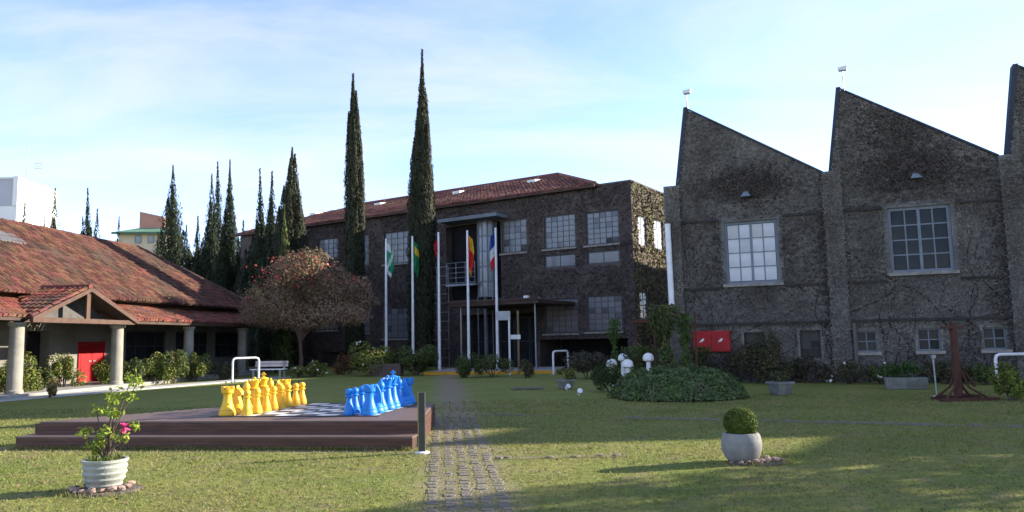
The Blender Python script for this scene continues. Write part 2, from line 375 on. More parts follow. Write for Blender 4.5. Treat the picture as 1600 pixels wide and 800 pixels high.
def tile_slope(name, parent, m, m_under, p0, a, b, inside, la, lb, pw=0.22, ph=0.34, rng=None, lift=0.02):
    """barrel tiles on a roof plane: p0 + a*s + b*t (unit vectors along the eave and up the slope)"""
    rng = rng or np.random.default_rng(3)
    p0, a, b = np.array(p0, float), np.array(a, float), np.array(b, float); nn = np.cross(a, b); nn = nn if nn[2] > 0 else -nn
    I, J = np.meshgrid(np.arange(int(la / pw) + 1), np.arange(int(lb / ph) + 1)); I = I.ravel(); J = J.ravel()
    s = I * pw + pw / 2; t = J * ph; ok = inside(s, t + ph * 0.5); s, t = s[ok], t[ok]; k = len(s)
    s = s + rng.normal(0, 0.008, k); t = t + rng.normal(0, 0.014, k); wob = 0.02 * np.sin(s * 0.7) + 0.02 * np.sin(t * 1.3 + s * 0.35) + rng.normal(0, 0.006, k)
    prof = [(-0.5, 0.0), (-0.28, 0.055), (0, 0.08), (0.28, 0.055), (0.5, 0.0)]
    rows = []
    for (dt, lf) in ((0.0, 0.035), (ph * 1.12, 0.0)):
        for (cx, cz) in prof:
            q = p0 + a * (s + cx * pw * 0.98)[:, None] + b * (t + dt)[:, None] + nn * (cz + lf + lift + wob)[:, None]; rows.append(q)
    for (cx, cz) in ((-0.5, -0.02), (0.5, -0.02)):
        rows.append(p0 + a * (s + cx * pw * 0.98)[:, None] + b * t[:, None] + nn * (cz + wob + lift)[:, None])
    V = np.stack(rows, 1).reshape(-1, 3); base = (np.arange(k) * 12)[:, None]
    faces = [(0, 1, 6, 5), (1, 2, 7, 6), (2, 3, 8, 7), (3, 4, 9, 8), (10, 11, 3, 1), (10, 1, 0, 10), ]
    Q = np.concatenate([base + np.array(f)[None, :] for f in faces[:5]], 0)
    o = link(name, np_mesh(name, V, Q), m, parent); o['kind'] = 'stuff'
    return o

# ================================================================== sawtooth building on the right
RB = Frame(10.4, 25, .927, -.375)
rb = thing('sawtooth_building', 'grey creeper covered industrial building with sawtooth roofline on the right', 'building', RB.o, RB.rz)
UL, UR, ZV, ZP, BAY = -5.2, 26.4, 6.93, 9.72, 5.08
BASES = [-4.70 + BAY * k for k in range(6)]           # foot of each steep roof face
win_px = [(1133, 345, 1217, 443, 4, 4, 'w'), (1389, 322, 1488, 425, 4, 4, 'd'),
          (1163, 519, 1197, 556, 2, 2, 's'), (1250, 516, 1283, 560, 2, 3, 's'), (1338, 517, 1371, 550, 2, 2, 'k'), (1434, 513, 1470, 548, 2, 2, 'k'), (1536, 511, 1573, 546, 2, 2, 'k')]
rb_win = []
for (x0, y0, x1, y1, c, r, k) in win_px: rb_win.append((*RB.rect(x0, y0, x1, y1), c, r, k))
for k in range(2, 6):                                    # the bays that go on beyond the picture
    du = BAY * (k - 1); a = rb_win[1]; rb_win.append((a[0] + du, a[1] + du, a[2], a[3], 4, 4, 'd'))
holes = [(*w[:4], 0.2) for w in rb_win]
w = MB(); wall_holes(w, UL, UR, 0, ZV, holes)
w.build('wall', m_render, rb)
DEEP = 25.0; SKEW = .25
def skew(poly, v0, v1): return MB().hexa([(u + SKEW * max(0, v0), v0, z) for u, z in poly], [(u + SKEW * v1, v1, z) for u, z in poly])
m_redge = mat('roof_edge', (0.045, 0.05, 0.065), (0.035, 0.04, 0.05), 0.7, 3); m_bedge = mat('blue_grey_edge', (0.035, 0.042, 0.06), (0.028, 0.034, 0.05), 0.8, 3)
m_north = mat('north_light_cladding', (0.03, 0.028, 0.03), (0.02, 0.02, 0.022), 0.95, 2, spec=0.05)
for k, b0 in enumerate(BASES):
    p = [(b0, ZV), (b0 + 0.42, ZP), (b0 + BAY - 0.28, ZV)]
    MB().add([(u, 0, z) for u, z in p], [(0, 1, 2)]).build('gable', m_render, rb)
    skew([(b0 + 0.02, ZV), (b0 + 0.44, ZP - 0.05), (b0 + 0.56, ZP - 0.12), (b0 + 0.2, ZV)], 0.3, DEEP).build('north_light', m_north, rb)
    th = 0.07
    skew([(p[1][0], p[1][1]), (p[2][0], p[2][1]), (p[2][0], p[2][1] + th), (p[1][0] - 0.02, p[1][1] + th)], -0.10, DEEP).build('roof', m_redge, rb)
    MB().prism([(p[0][0] - 0.10, p[0][1] + 0.01), (p[0][0] + 0.04, p[0][1] + 0.01), (p[1][0] + 0.03, p[1][1] + 0.09), (p[1][0] - 0.11, p[1][1] + 0.09)], -0.08, 0.30).build('roof_edging', m_bedge, rb)
bd = MB(); q_ = [(UL, 0), (UR, 0), (UR, ZV), (UL, ZV)]; bd.hexa([(u + SKEW * .32, .32, z) for u, z in q_], [(u + SKEW * DEEP, DEEP, z) for u, z in q_])
bd.quad((UL, 0, 0), (UL + .08, .32, 0), (UL + .08, .32, ZV), (UL, 0, ZV)); bd.quad((UL, 0, ZV), (UR, 0, ZV), (UR, .32, ZV), (UL, .32, ZV))
for b0 in BASES: bd.prism([(b0 + .2 + SKEW * DEEP, ZV - .1), (b0 + .5 + SKEW * DEEP, ZP - .2), (b0 + BAY - .5 + SKEW * DEEP, ZV - .1)], DEEP - 0.3, DEEP - .05)
bd.build('rear_wall', m_render, rb)
for (u0, u1, z0, z1, c, r, k) in rb_win:
    if k == 'w': window(rb, u0, u1, z0, z1, 0.05, 4, 4, m_grey_frame, [m_glass_white, m_glass_white2], 0.09, 0.035, m_sill, mull=(2,))
    elif k == 'd': window(rb, u0, u1, z0, z1, 0.05, 4, 4, m_grey_frame, m_glass_dark, 0.10, 0.04, m_sill, mull=(2,))
    elif k == 's': window(rb, u0, u1, z0, z1, 0.08, c, r, m_dark_frame, m_glass_dark, 0.05, 0.03)
    else: window(rb, u0, u1, z0, z1, 0.08, c, r, m_grey_frame, m_glass_dark, 0.05, 0.035, m_sill)
for w_ in rb_win[:2]:                                    # raised surrounds of the two large windows
    u0, u1, z0, z1 = w_[:4]; s = MB()
    s.box(u0 - .14, u0, -.05, .01, z0 - .1, z1 + .16); s.box(u1, u1 + .14, -.05, .01, z0 - .1, z1 + .16); s.box(u0, u1, -.05, .01, z1, z1 + .16)
    s.build('window_surround', m_render, rb)
for w_ in rb_win[2:7]:
    u0, u1, z0, z1 = w_[:4]; s = MB()
    s.box(u0 - .08, u0, -.03, .01, z0 - .08, z1 + .1); s.box(u1, u1 + .08, -.03, .01, z0 - .08, z1 + .1); s.box(u0, u1, -.03, .01, z1, z1 + .1)
    s.build('window_surround', mat('pale_render', (0.24, 0.225, 0.20), (0.17, 0.16, 0.145), 0.95, 3, 0.4), rb)
m_course = mat('dark_course', (.045, .04, .038), (.03, .027, .026), .95, 3)
for z in (5.6, 3.22, 1.97):
    edges = [UL + .55] + [x for b in BASES[1:] for x in (b - .36, b + .30)] + [UR]
    for a, b in zip(edges[::2], edges[1::2]):
        segs = [(a, b)]
        for w_ in rb_win:
            if w_[2] - .25 < z < w_[3] + .25:
                segs = [q for (c, d) in segs for q in ([(c, d)] if w_[1] < c or w_[0] > d else [(c, w_[0] - .15), (w_[1] + .15, d)])]
        for c, d in segs: MB().box(c, d, -.13, .01, z - .04, z + .04).build('string_course', m_course, rb)
for b in [BASES[0] - .25] + [b - .03 for b in BASES[1:]]:
    s = MB(); s.box(b - .27, b + .27, -.16, .01, 0, ZV + .03); s.build('pilaster', m_render, rb)
for b in BASES[1:]:
    s = MB(); s.tube([(b + .36, -.2, .02), (b + .36, -.2, 1.9)], 0.055, 8); s.build('downpipe', mat('pipe_grey', (0.12, 0.11, 0.10), (0.08, 0.075, 0.07), 0.9, 2), rb)
wp0, wz0 = RB.hit(1050, 482, -.3); wp1, wz1 = RB.hit(1042, 350, -.3)
s = MB(); s.tube([(wp1 + .02, -.3, wz1), (wp1 + .05, -.3, wz0)], 0.10, 10); s.box(wp1 - .04, wp1 + .1, -.25, -.1, wz1 - .3, wz1 - .2); s.box(wp1 - .04, wp1 + .1, -.25, -.1, wz0 + .3, wz0 + .4)
s.build('vent_pipe', m_pipe, rb)
for (px, py) in ((1165, 303), (1431, 274)):
    u, z = RB.hit(px, py, -.2); s = MB(); s.hexa([(u - .17, -.34, z - .1), (u + .17, -.34, z - .1), (u + .17, 0, z - .1), (u - .17, 0, z - .1)], [(u - .05, -.12, z + .12), (u + .05, -.12, z + .12), (u + .05, 0, z + .12), (u - .05, 0, z + .12)])
    s.build('wall_lamp', m_grey_frame, rb)
def rb_inside(U, Z):
    ok = np.ones(len(U), bool)
    for w_ in rb_win:
        g_ = .02 if w_[6] in 'sk' else .05
        ok &= ~((U > w_[0] - g_) & (U < w_[1] + g_) & (Z > w_[2] - (.12 if w_[6] != 's' else 0)) & (Z < w_[3] + g_))
    k = np.floor((U - BASES[0]) / BAY); x = U - BASES[0] - k * BAY
    zt = np.where(U < BASES[0], ZV, np.where(x < .42, ZV + (ZP - ZV) * x / .42, np.maximum(ZV, ZP - (ZP - ZV) * (x - .42) / (BAY - .7))))
    return ok & (Z < zt - .04) & (U > UL) & (U < UR)
creeper('creeper', rb, m_vine, rb_inside, (UL, 8.5, .05, ZP), 110000, 0.125, 0.03, 0.10, stems=90,
        proud=lambda U: np.where(np.min([np.abs(U - b) for b in [BASES[0] - .25] + [b - .03 for b in BASES[1:]]], axis=0) < .3, .16, 0.0))
# dark patches of thick growth round the wall lamps
rr = np.random.default_rng(21); pc = []
for (px, py, sx_, sz_, n_) in ((1165, 290, .75, .3, 1500), (1431, 268, .9, .35, 1800), (1300, 430, .2, 1.8, 1200), (1580, 420, .3, 1.8, 1200), (1190, 400, 1.6, .9, 1300), (1400, 200, .8, .8, 1300)):
    u, z = RB.hit(px, py); U = u + rr.normal(0, sx_, n_); Z = z + rr.normal(0, sz_, n_); k = rb_inside(U, Z); U, Z = U[k], Z[k]
    pc.append(leaves(np.stack([U, -rr.uniform(.04, .16, len(U)), Z], 1), np.tile([0, -1., 0], (len(U), 1)), .16, .05, rr))
o = link('creeper', np_mesh('creeper_dense', *join(pc)), mat('creeper_dark_patch', (0.075, 0.06, 0.055), (0.05, 0.042, 0.04), 0.95, 2, island=.4), rb); o['kind'] = 'stuff'
for i, (px, py, h_px) in enumerate(((1075, 176, 40), (1319, 141, 42))):       # lamps standing on the two peaks
    u, z = RB.hit(px, py, .15); p = RB.w(u, .15, z - .05)
    t = thing('roof_floodlight', ['white floodlight on a thin post on the left roof peak', 'white floodlight on a thin post on the taller roof peak'][i], 'floodlight', p, RB.rz, 'floodlights on the roof peaks')
    hh = h_px * mpp(p.y)
    MB().tube([(0, 0, 0), (-.01 if i else -.03, 0, hh - .15)], .022, 6).build('post', m_steel, t)
    s = MB(); s.hexa([(-.13, -.08, hh - .15), (.11, -.08, hh - .15), (.11, .1, hh - .15), (-.13, .1, hh - .15)], [(-.16, -.1, hh - .03), (.15, -.1, hh), (.15, .08, hh), (-.16, .08, hh - .03)]); s.build('lamp_head', m_pipe, t, bevel=.02)

# ================================================================== brown main building in the middle
MF = Frame(-.75, 44, .843, -.537)
mbd = thing('main_building', 'two storey dark brown creeper covered building with red tiled roof', 'building', MF.o, MF.rz)
ML, MR, MZ, MD = -23.4, 8.44, 9.8, 12.0
m_px = [(496, 372, 528, 405, 4, 4, 'b'), (560, 366, 576, 416, 2, 5, 'f'), (600, 361, 640, 412, 4, 5, 'b'), (784, 342, 823, 395, 4, 5, 'b'), (850, 335, 899, 388, 5, 6, 'b'), (915, 329, 967, 382, 5, 6, 'b'),
        (850, 397, 899, 418, 2, 1, 'p'), (917, 391, 968, 412, 2, 1, 'p'), (600, 480, 640, 529, 4, 5, 'b'), (498, 480, 528, 516, 4, 4, 'b'), (558, 482, 578, 520, 2, 4, 'b'), (851, 466, 903, 521, 5, 6, 'b'), (917, 461, 972, 518, 5, 6, 'b')]
m_win = [(*MF.rect(*q[:4]), *q[4:]) for q in m_px]
uA, uB, zA, zB = MF.rect(697, 350, 783, 468)            # recess of the glazed stair
uC, uD = MF.hit(722, 520)[0], MF.hit(838, 520)[0]       # entrance opening
uE = MF.hit(844, 550)[0]
holes = [(*w[:4], .22) for w in m_win] + [(uA, uB, zA, zB, .7), (uC, uD, 0, 3.1, 1.6), (uE, MR - .45, 0, 1.55, 2.4), (MF.hit(500, 550)[0], MF.hit(655, 550)[0], 0, 1.0, .8)]
w = MB(); wall_holes(w, ML, MR, 0, MZ, holes)
sideholes = []
for (x0, y0, x1, y1) in ((996, 338, 1011, 386), (1021, 344, 1037, 391), (999, 455, 1015, 500)):
    va, zt = MF.hit_side(x0, y0, MR); vb, zb = MF.hit_side(x1, y1, MR); sideholes.append((va, vb, zb, (zt + MF.hit_side(x1, y0, MR)[1]) / 2, .2))
wall_holes(w, 0, MD, 0, MZ, sideholes, MR, 'v')
w.quad((ML, 0, 0), (ML, MD, 0), (ML, MD, MZ), (ML, 0, MZ)); w.quad((ML, MD, 0), (MR, MD, 0), (MR, MD, MZ), (ML, MD, MZ)); 
w.build('wall', m_brownwall, mbd)
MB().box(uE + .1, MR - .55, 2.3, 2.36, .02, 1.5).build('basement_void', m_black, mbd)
m_glass_b2 = mat('glass_over_grey_blind', (0.13, 0.135, 0.145), (0.095, 0.10, 0.11), 0.28, 1.5, spec=0.4, coat=0.3)
m_glass_b3 = mat('glass_dim_room', (0.085, 0.088, 0.096), (0.065, 0.068, 0.075), 0.2, 1.5, spec=0.4)
BL = [[m_glass_blind, m_glass_b2, m_glass_b3], [m_glass_b2, m_glass_blind, m_glass_b3]]
for i, q in enumerate(m_win):
    u0, u1, z0, z1, c, r, k = q
    window(mbd, u0, u1, z0, z1, .08, c, r, m_mid_frame, {'b': BL[i % 2], 'f': m_glass_frost, 'p': m_glass_blind}[k], .07, .028, m_sill if z1 < 5 or i in (2, 3, 4, 5) else None,
           openp={3: ((0, 1), (3, 0)), 5: ((3, 0), (4, 0))}.get(i, ()))
for i, h in enumerate(sideholes):
    window(mbd, h[0], h[1], h[2], h[3], 0, 2, 4, m_grey_frame, m_glass_white if i < 2 else m_glass_dark, .08, .03, rz=math.pi / 2, loc=(MR - .06, h[0], h[2]))
cp = MB(); cp.box(6.45, MR + .06, -.06, .3, MZ, MZ + .10); cp.box(MR - .3, MR + .06, .3, MD, MZ, MZ + .10); cp.build('parapet_coping', m_brownwall, mbd)
# tiled roof, hipped at both ends
RV, RZ = 6.0, 12.2; U0r, U1r = ML - .3, 6.5; ov = -.35; sl = math.hypot(RV - ov, RZ - MZ)
und = MB(); und.hexa([(U0r, ov, MZ + .02), (U1r, ov, MZ + .02), (U1r, MD + .35, MZ + .02), (U0r, MD + .35, MZ + .02)], [(U0r + 6, RV, RZ), (U1r - 5.7, RV, RZ), (U1r - 5.7, RV + .05, RZ), (U0r + 6, RV + .05, RZ)])
und.build('roof', m_tile3, mbd)
ca, sa = (RV - ov) / sl, (RZ - MZ) / sl
tile_slope('roof_tiles', mbd, m_tile3, None, (U0r, ov - .08, MZ - .01), (1, 0, 0), (0, ca, sa), lambda s, t: (s > t * .92) & (s < U1r - U0r - t * .88), U1r - U0r, sl, .26, .4)
sl2 = math.hypot(5.7, RZ - MZ); cb2, sb2 = 5.7 / sl2, (RZ - MZ) / sl2
tile_slope('roof_tiles', mbd, m_tile3, None, (U1r + .05, ov, MZ), (0, 1, 0), (-cb2, 0, sb2), lambda s, t: (s > t) & (s < MD + .7 - t), MD + .7, sl2, .26, .4)
rg = MB(); rg.tube([(U0r + 6, RV, RZ + .08), (U1r - 5.7, RV, RZ + .08)], .14, 8); rg.tube([(U1r - 5.7, RV, RZ + .08), (U1r, ov, MZ + .1)], .13, 8); rg.build('ridge_tile', m_tile3, mbd)
ea = MB(); ea.box(U0r, U1r, ov - .06, ov + .02, MZ - .10, MZ + .06); ea.box(U0r, U1r, ov + .02, 0, MZ - .05, MZ - .02); ea.build('eaves_board', m_darkwood, mbd)
for (px, py) in ((491, 333), (592, 318), (715, 304), (832, 284)):
    t_ = 4.2; u, z = MF.hit(px, py, t_ - .3); z0 = MZ + (t_ - ov) / sl * (RZ - MZ) * sl / (RV - ov)
    s = MB(); s.hexa([(u - .34, t_ - .5, z0 - .35), (u + .34, t_ - .5, z0 - .35), (u + .34, t_ + .4, z0 - .1), (u - .34, t_ + .4, z0 - .1)], [(u - .3, t_ - .5, z0 + .12), (u + .3, t_ - .5, z0 + .12), (u + .3, t_ + .4, z0 + .25), (u - .3, t_ + .4, z0 + .25)])
    s.build('roof_vent', m_white, mbd, bevel=.03)
    MB().tube([(u + .2, t_ + .1, z0), (u + .2, t_ + .1, z0 + .9)], .012, 5).build('aerial', m_steel, mbd)
# stair: projecting roof slab, dark recess, rounded glazing, balcony rail
usl0, zsl = MF.hit(690, 347, -.9); usl1, _ = MF.hit(781, 342, -.9)
MB().box(usl0, usl1, -1.3, .02, zsl - .10, zsl + .10).build('stair_roof_slab', m_grey_frame, mbd)
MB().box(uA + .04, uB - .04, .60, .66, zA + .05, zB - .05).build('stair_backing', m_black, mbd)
gc, _ = MF.hit(757, 400, -.1); gr = .62; gz0, gz1 = zA + .1, zsl - .12
gb = MB(); seg = 6; ang = [math.pi + math.pi * i / seg for i in range(seg + 1)]; rows = 5
for a in ang: gb.box(gc + gr * math.cos(a) - .03, gc + gr * math.cos(a) + .03, .3 + gr * math.sin(a) - .03, .3 + gr * math.sin(a) + .03, gz0, gz1)
for j in range(rows + 1):
    zz = gz0 + (gz1 - gz0) * j / rows; gb.tube([(gc + gr * math.cos(a), .3 + gr * math.sin(a), zz) for a in ang], .028, 5)
gbo = gb.build('glazed_bay', m_grey_frame, mbd)
for i in range(seg):
    a0, a1 = ang[i], ang[i + 1]; am = (a0 + a1) / 2; ww = gr * 2 * math.sin((a1 - a0) / 2) - .05; rh = (gz1 - gz0) / rows
    pm = MB().box(-ww / 2, ww / 2, 0, .01, -rh / 2 + .03, rh / 2 - .03).mesh('pane', [m_glass_frost])
    for j in range(rows):
        cc = gr * math.cos((a1 - a0) / 2); link('pane', pm, None, gbo, (gc + cc * math.cos(am), .3 + cc * math.sin(am), gz0 + rh * (j + .5)), (0, 0, am + math.pi / 2))
rl0, rzt = MF.hit(698, 412, -.6); rl1, rzb = MF.hit(742, 440, -.6)
r_ = MB()
for j in range(5): r_.tube([(rl0, -.6, rzb + (rzt - rzb) * j / 4), (rl1, -.6, rzb + (rzt - rzb) * j / 4)], .022, 6)
for i in range(4): x = rl0 + (rl1 - rl0) * i / 3; r_.tube([(x, -.6, rzb - .1), (x, -.6, rzt)], .022, 6)
r_.box(rl0, rl1 + .1, -.7, .6, rzb - .2, rzb - .08); r_.build('balcony_railing', m_steel, mbd)
# pipes of the stair going down to the entrance roof
s = MB()
for dx_ in (-.55, 0, .5): s.tube([(gc + dx_, -.05, .02), (gc + dx_, -.05, gz0)], .04 if dx_ else .12, 6)
s.build('stair_post', m_steel, mbd)
# entrance: dark glazed doors under a thin projecting roof
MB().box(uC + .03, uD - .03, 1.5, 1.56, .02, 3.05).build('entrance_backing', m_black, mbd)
nd = 5; dw = (uD - uC) / nd
for i in range(nd): window(mbd, uC + dw * i + .02, uC + dw * (i + 1) - .02, .05, 2.9, 1.0, 1, 2, m_dark_frame, m_glass_dark, .07, .05)
ce0, ce1, czz = MF.hit(712, 474, -3.2)[0], MF.hit(852, 474, -3.2)[0], MF.hit(800, 474, -3.2)[1]
c_ = MB(); c_.box(ce0, ce1, -3.9, .02, czz - .08, czz + .10); c_.box(ce0 - .06, ce1 + .06, -3.96, -3.8, czz + .10, czz + .2); co = c_.build('entrance_canopy', m_darkwood, mbd)
MB().box(ce1 - 1.0, ce1 - .75, -3.7, -3.5, czz + .2, czz + .34).build('canopy_lamp', m_white, co)
for u in (ce1 - .5, ce0 + .5): MB().tube([(u, -3.4, 0), (u, -3.4, czz - .08)], .045, 8).build('canopy_post', m_steel, mbd)
# climbing trellis against the wall
s = MB(); tu = [MF.hit(x, 480, -.12)[0] for x in (664, 683, 701)]; tz1 = MF.hit(682, 418, -.12)[1]
for u in tu: s.tube([(u, -.12, 0), (u, -.12, tz1)], .025, 5)
for j in range(11): s.tube([(tu[0], -.12, tz1 * (j + 1) / 11), (tu[2], -.12, tz1 * (j + 1) / 11)], .018, 5)
s.build('trellis', m_steel, mbd)
def mb_inside(U, Z):
    ok = (U > ML) & (U < MR) & (Z < MZ)
    for h in holes: ok &= ~((U > h[0] - .05) & (U < h[1] + .05) & (Z > h[2] - .1) & (Z < h[3] + .05))
    return ok
creeper('creeper', mbd, m_vine_dark, mb_inside, (-19, MR, .05, MZ), 42000, .22, .06, .14, stems=60, m2=mat('main_stems', (.06, .05, .045), (.035, .03, .03), .95, 3))
def sd_inside(U, Z):
    ok = (U > 0) & (U < 7) & (Z < MZ)
    for h in sideholes: ok &= ~((U > h[0] - .05) & (U < h[1] + .05) & (Z > h[2]) & (Z < h[3]))
    return ok
creeper('creeper', mbd, mat('creeper_side', (.17, .14, .075), (.10, .08, .055), .95, .9, island=.5, c3=(.15, .16, .05), s3=.8), sd_inside, (0, 7, .05, MZ), 9000, .2, .09, .14, v=MR, axis='v')

# ================================================================== tiled verandah building on the left
LB = Frame(-16.2, 25, .122, .992)
lbd = thing('verandah_building', 'low building with red tiled roof and pale round verandah columns', 'building', LB.o, LB.rz)
LU0, LU1, EZ, RW, RZL = -12.0, 22.0, 2.62, 6.3, 6.9
SW, SZ = 1.7, 3.66                                        # step between verandah roof and main roof
m_lwall = mat('verandah_wall', (.20, .19, .17), (.15, .14, .125), .95, 1.5, .3, 15)
VW = 3.0
w = MB(); lh = []
du0, du1, dz0, dz1 = LB.rect(123, 537, 160, 588, VW)
ga, gb_ = LB.rect(40, 520, 77, 580, VW)[:2]
lh = [(du0, du1, .12, dz1, .12), (ga, gb_, .0, 2.3, .5)] + [(u, u + 3.2, .9, 2.35, .6) for u in (9.9, 14.0, 18.0)] + [(-3.5, 1.5, .9, 2.3, .5)]
wall_holes(w, LU0, LU1, 0, 3.4, lh, VW)
w.quad((LU1, VW, 0), (LU1, 12.6 - VW, 0), (LU1, 12.6 - VW, 3.4), (LU1, VW, 3.4)); w.quad((LU0, 9.6, 0), (LU1, 9.6, 0), (LU1, 9.6, 3.4), (LU0, 9.6, 3.4))
w.build('wall', m_lwall, lbd)
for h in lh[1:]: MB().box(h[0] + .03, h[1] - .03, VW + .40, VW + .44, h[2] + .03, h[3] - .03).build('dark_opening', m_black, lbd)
for h in lh[2:5]:
    window(lbd, h[0], h[1], h[2], h[3], VW + .06, 4, 2, m_dark_frame, m_glass_dark, .08, .05)
MB().box(LU0, LU1 + .4, -.25, VW - .02, 0, .14).build('verandah_floor', mat('floor_slab', (.3, .29, .27), (.24, .23, .21), .9, 2), lbd)
dr = MB(); dr.box(du0 - .08, du0, VW - .06, VW + .03, .145, dz1 + .08); dr.box(du1, du1 + .08, VW - .06, VW + .03, .145, dz1 + .08); dr.box(du0, du1, VW - .06, VW + .03, dz1, dz1 + .08)
do = dr.build('door', m_redpaint, lbd)
for i in range(2):
    a = du0 + (du1 - du0) * i / 2 + .01; b = a + (du1 - du0) / 2 - .02; lf = MB(); lf.box(a, b, VW - .02, VW + .03, .16, dz1 - .02); lf.box(a + .08, b - .08, VW - .035, VW - .02, .26, dz1 - .12)
    lf.build('door_leaf', m_redpaint, do, bevel=.006); hx = b - .13 if i == 0 else a + .13
    MB().box(hx - .08, hx + .08, VW - .07, VW - .036, 1.0, 1.05).build('handle', m_steel, do)
for k in range(-2, 4):
    u = .1 + 5.22 * k; s = MB(); s.lathe([(.27, .14), (.27, .24), (.235, .27), (.225, 1.4), (.215, EZ - .28), (.27, EZ - .24), (.29, EZ - .14)], 20, (u, .28, 0)); s.build('column', m_concrete, lbd, smooth=True)
MB().box(LU0, LU1, .18, .38, EZ - .14, EZ + .06).build('eaves_beam', m_darkwood, lbd)
# roof planes
R1 = math.hypot(SW, SZ - .42 - EZ); R2 = math.hypot(RW - SW + .25, RZL - SZ + .1)
c1, s1 = SW / R1, (SZ - .42 - EZ) / R1; c2, s2 = (RW - SW + .25) / R2, (RZL - SZ + .1) / R2
PU0, PU1, PUM, PZA = .15, 5.4, 2.76, 3.72                 # portico gable
und = MB()
for (ua, ub) in ((LU0, PU0), (PU1, LU1 + .3)): und.hexa([(ua, -.05, EZ - .03), (ub, -.05, EZ - .03), (ub - (SW if ub > 20 else 0), SW + .3, SZ - .44), (ua, SW + .3, SZ - .44)], [(ua, -.05, EZ + .03), (ub, -.05, EZ + .03), (ub - (SW if ub > 20 else 0), SW + .3, SZ - .38), (ua, SW + .3, SZ - .38)])
und.build('verandah_roof', m_darkwood, lbd)
hipend = LU1 - SW
und = MB(); v0 = SW - .35; z0 = SZ - .1
und.hexa([(LU0, v0, z0), (hipend + .25, v0, z0), (hipend + .25, 12.6 - v0, z0), (LU0, 12.6 - v0, z0)], [(LU0, RW, RZL), (hipend + .25 - (RW - v0), RW, RZL), (hipend + .25 - (RW - v0), RW + .02, RZL), (LU0, RW + .02, RZL)])
und.build('roof', m_darkwood, lbd)
tile_slope('verandah_roof_tiles', lbd, m_tile2, None, (LU0, -.12, EZ + .02), (1, 0, 0), (0, c1, s1),
           lambda s, t: (s + LU0 < LU1 + .3 - t * .9) & ~((s + LU0 > PU0 - .05 + np.maximum(0, t * c1 - .0) * 1.35) & (s + LU0 < PU1 + .05 - np.maximum(0, t * c1) * 1.35)), LU1 - LU0 + .3, R1 + .12, .2, .34)
tile_slope('roof_tiles', lbd, m_tile, None, (LU0, v0 - .05, z0 + .02), (1, 0, 0), (0, c2, s2), lambda s, t: s + LU0 < hipend + .25 - t * c2, hipend - LU0 + .3, R2, .2, .34, np.random.default_rng(8))
# hip end planes
Lh = math.hypot(RW - v0, RZL - z0); ch, sh = (RW - v0) / Lh, (RZL - z0) / Lh
tile_slope('roof_tiles', lbd, m_tile, None, (hipend + .3, v0, z0 + .02), (0, 1, 0), (-ch, 0, sh), lambda s, t: (s > t * ch) & (s < 12.6 - 2 * v0 - t * ch), 12.6 - 2 * v0, Lh, .2, .34)
rg = MB(); rk = hipend + .25 - (RW - v0)
rg.tube([(LU0, RW, RZL + .09), (rk, RW, RZL + .09)], .13, 8); rg.tube([(rk, RW, RZL + .09), (hipend + .25, v0, z0 + .1)], .12, 8); rg.build('ridge_tile', m_tile, lbd)
fb = MB(); fb.box(LU0, PU0 - .4, -.12, -.07, EZ - .09, EZ + .01); fb.box(PU1 + .1, LU1 + .3, -.12, -.07, EZ - .09, EZ + .01); fb.build('eaves_board', m_darkwood, lbd)
fb = MB(); fb.box(-8, hipend - .3, v0 + .45, v0 + .5, z0 - .3, z0 + .01); fb.build('step_board', m_darkwood, lbd)
# portico: two small slopes meeting at the gable, verge boards, tie beam, king post
m_verge = mat('verge_wood', (.10, .058, .042), (.075, .043, .032), .8, 4)
for sgn, pe in ((-1, PU0), (1, PU1)):
    dxu = abs(pe - PUM); l_ = math.hypot(dxu, PZA - EZ); a = (0, 1, 0); b = (-sgn * dxu / l_, 0, (PZA - EZ) / l_)
    tile_slope('portico_tiles', lbd, m_tile2, None, (pe + sgn * .12, -.35, EZ + .0), a, b, lambda s, t: s < .75 + t * .62, 2.6, l_ + .1, .2, .34)
    vb = MB(); vb.prism([(pe + sgn * .2, EZ - .12), (PUM, PZA - .08), (PUM, PZA + .07), (pe + sgn * .2, EZ + .03)], -.42, -.34); vb.build('verge_board', m_verge, lbd)
    ub = MB(); ub.hexa([(pe + sgn * .1, -.34, EZ - .05), (PUM, -.34, PZA - .02), (PUM, 2.2, PZA - .02), (pe + sgn * .1, .4, EZ - .05)], [(pe + sgn * .1, -.34, EZ), (PUM, -.34, PZA + .03), (PUM, 2.2, PZA + .03), (pe + sgn * .1, .4, EZ)]); ub.build('portico_roof', m_darkwood, lbd)
MB().box(PU0 - .1, PU1 + .1, -.33, -.2, EZ - .14, EZ + .02).build('tie_beam', m_verge, lbd)
MB().box(PUM - .1, PUM + .1, -.31, -.22, EZ + .02, PZA - .1).build('king_post', m_verge, lbd)
MB().add([(PU0 + .2, .55, EZ + .03), (PU1 - .2, .55, EZ + .03), (PUM, .55, PZA - .08)], [(0, 1, 2)]).build('gable_panel', mat('gable_grey', (.10, .095, .09), (.07, .066, .06), .9, 3), lbd)
MB().tube([(PUM, -.36, PZA + .1), (PUM, 2.3, PZA + .12)], .11, 8).build('ridge_tile', m_tile2, lbd)
su, _ = LB.hit(14, 369, 5.0); tt = (5.0 - v0) / c2 
s = MB(); zz = z0 + (5.0 - v0) / (RW - v0) * (RZL - z0); k_ = s2 / c2
s.hexa([(su - 1.6, 4.6, zz - .4 * k_ + .1), (su + .55, 4.6, zz - .4 * k_ + .1), (su + .55, 5.3, zz + .3 * k_ + .1), (su - 1.6, 5.3, zz + .3 * k_ + .1)], [(su - 1.6, 4.6, zz - .4 * k_ + .2), (su + .55, 4.6, zz - .4 * k_ + .2), (su + .55, 5.3, zz + .3 * k_ + .2), (su - 1.6, 5.3, zz + .3 * k_ + .2)])
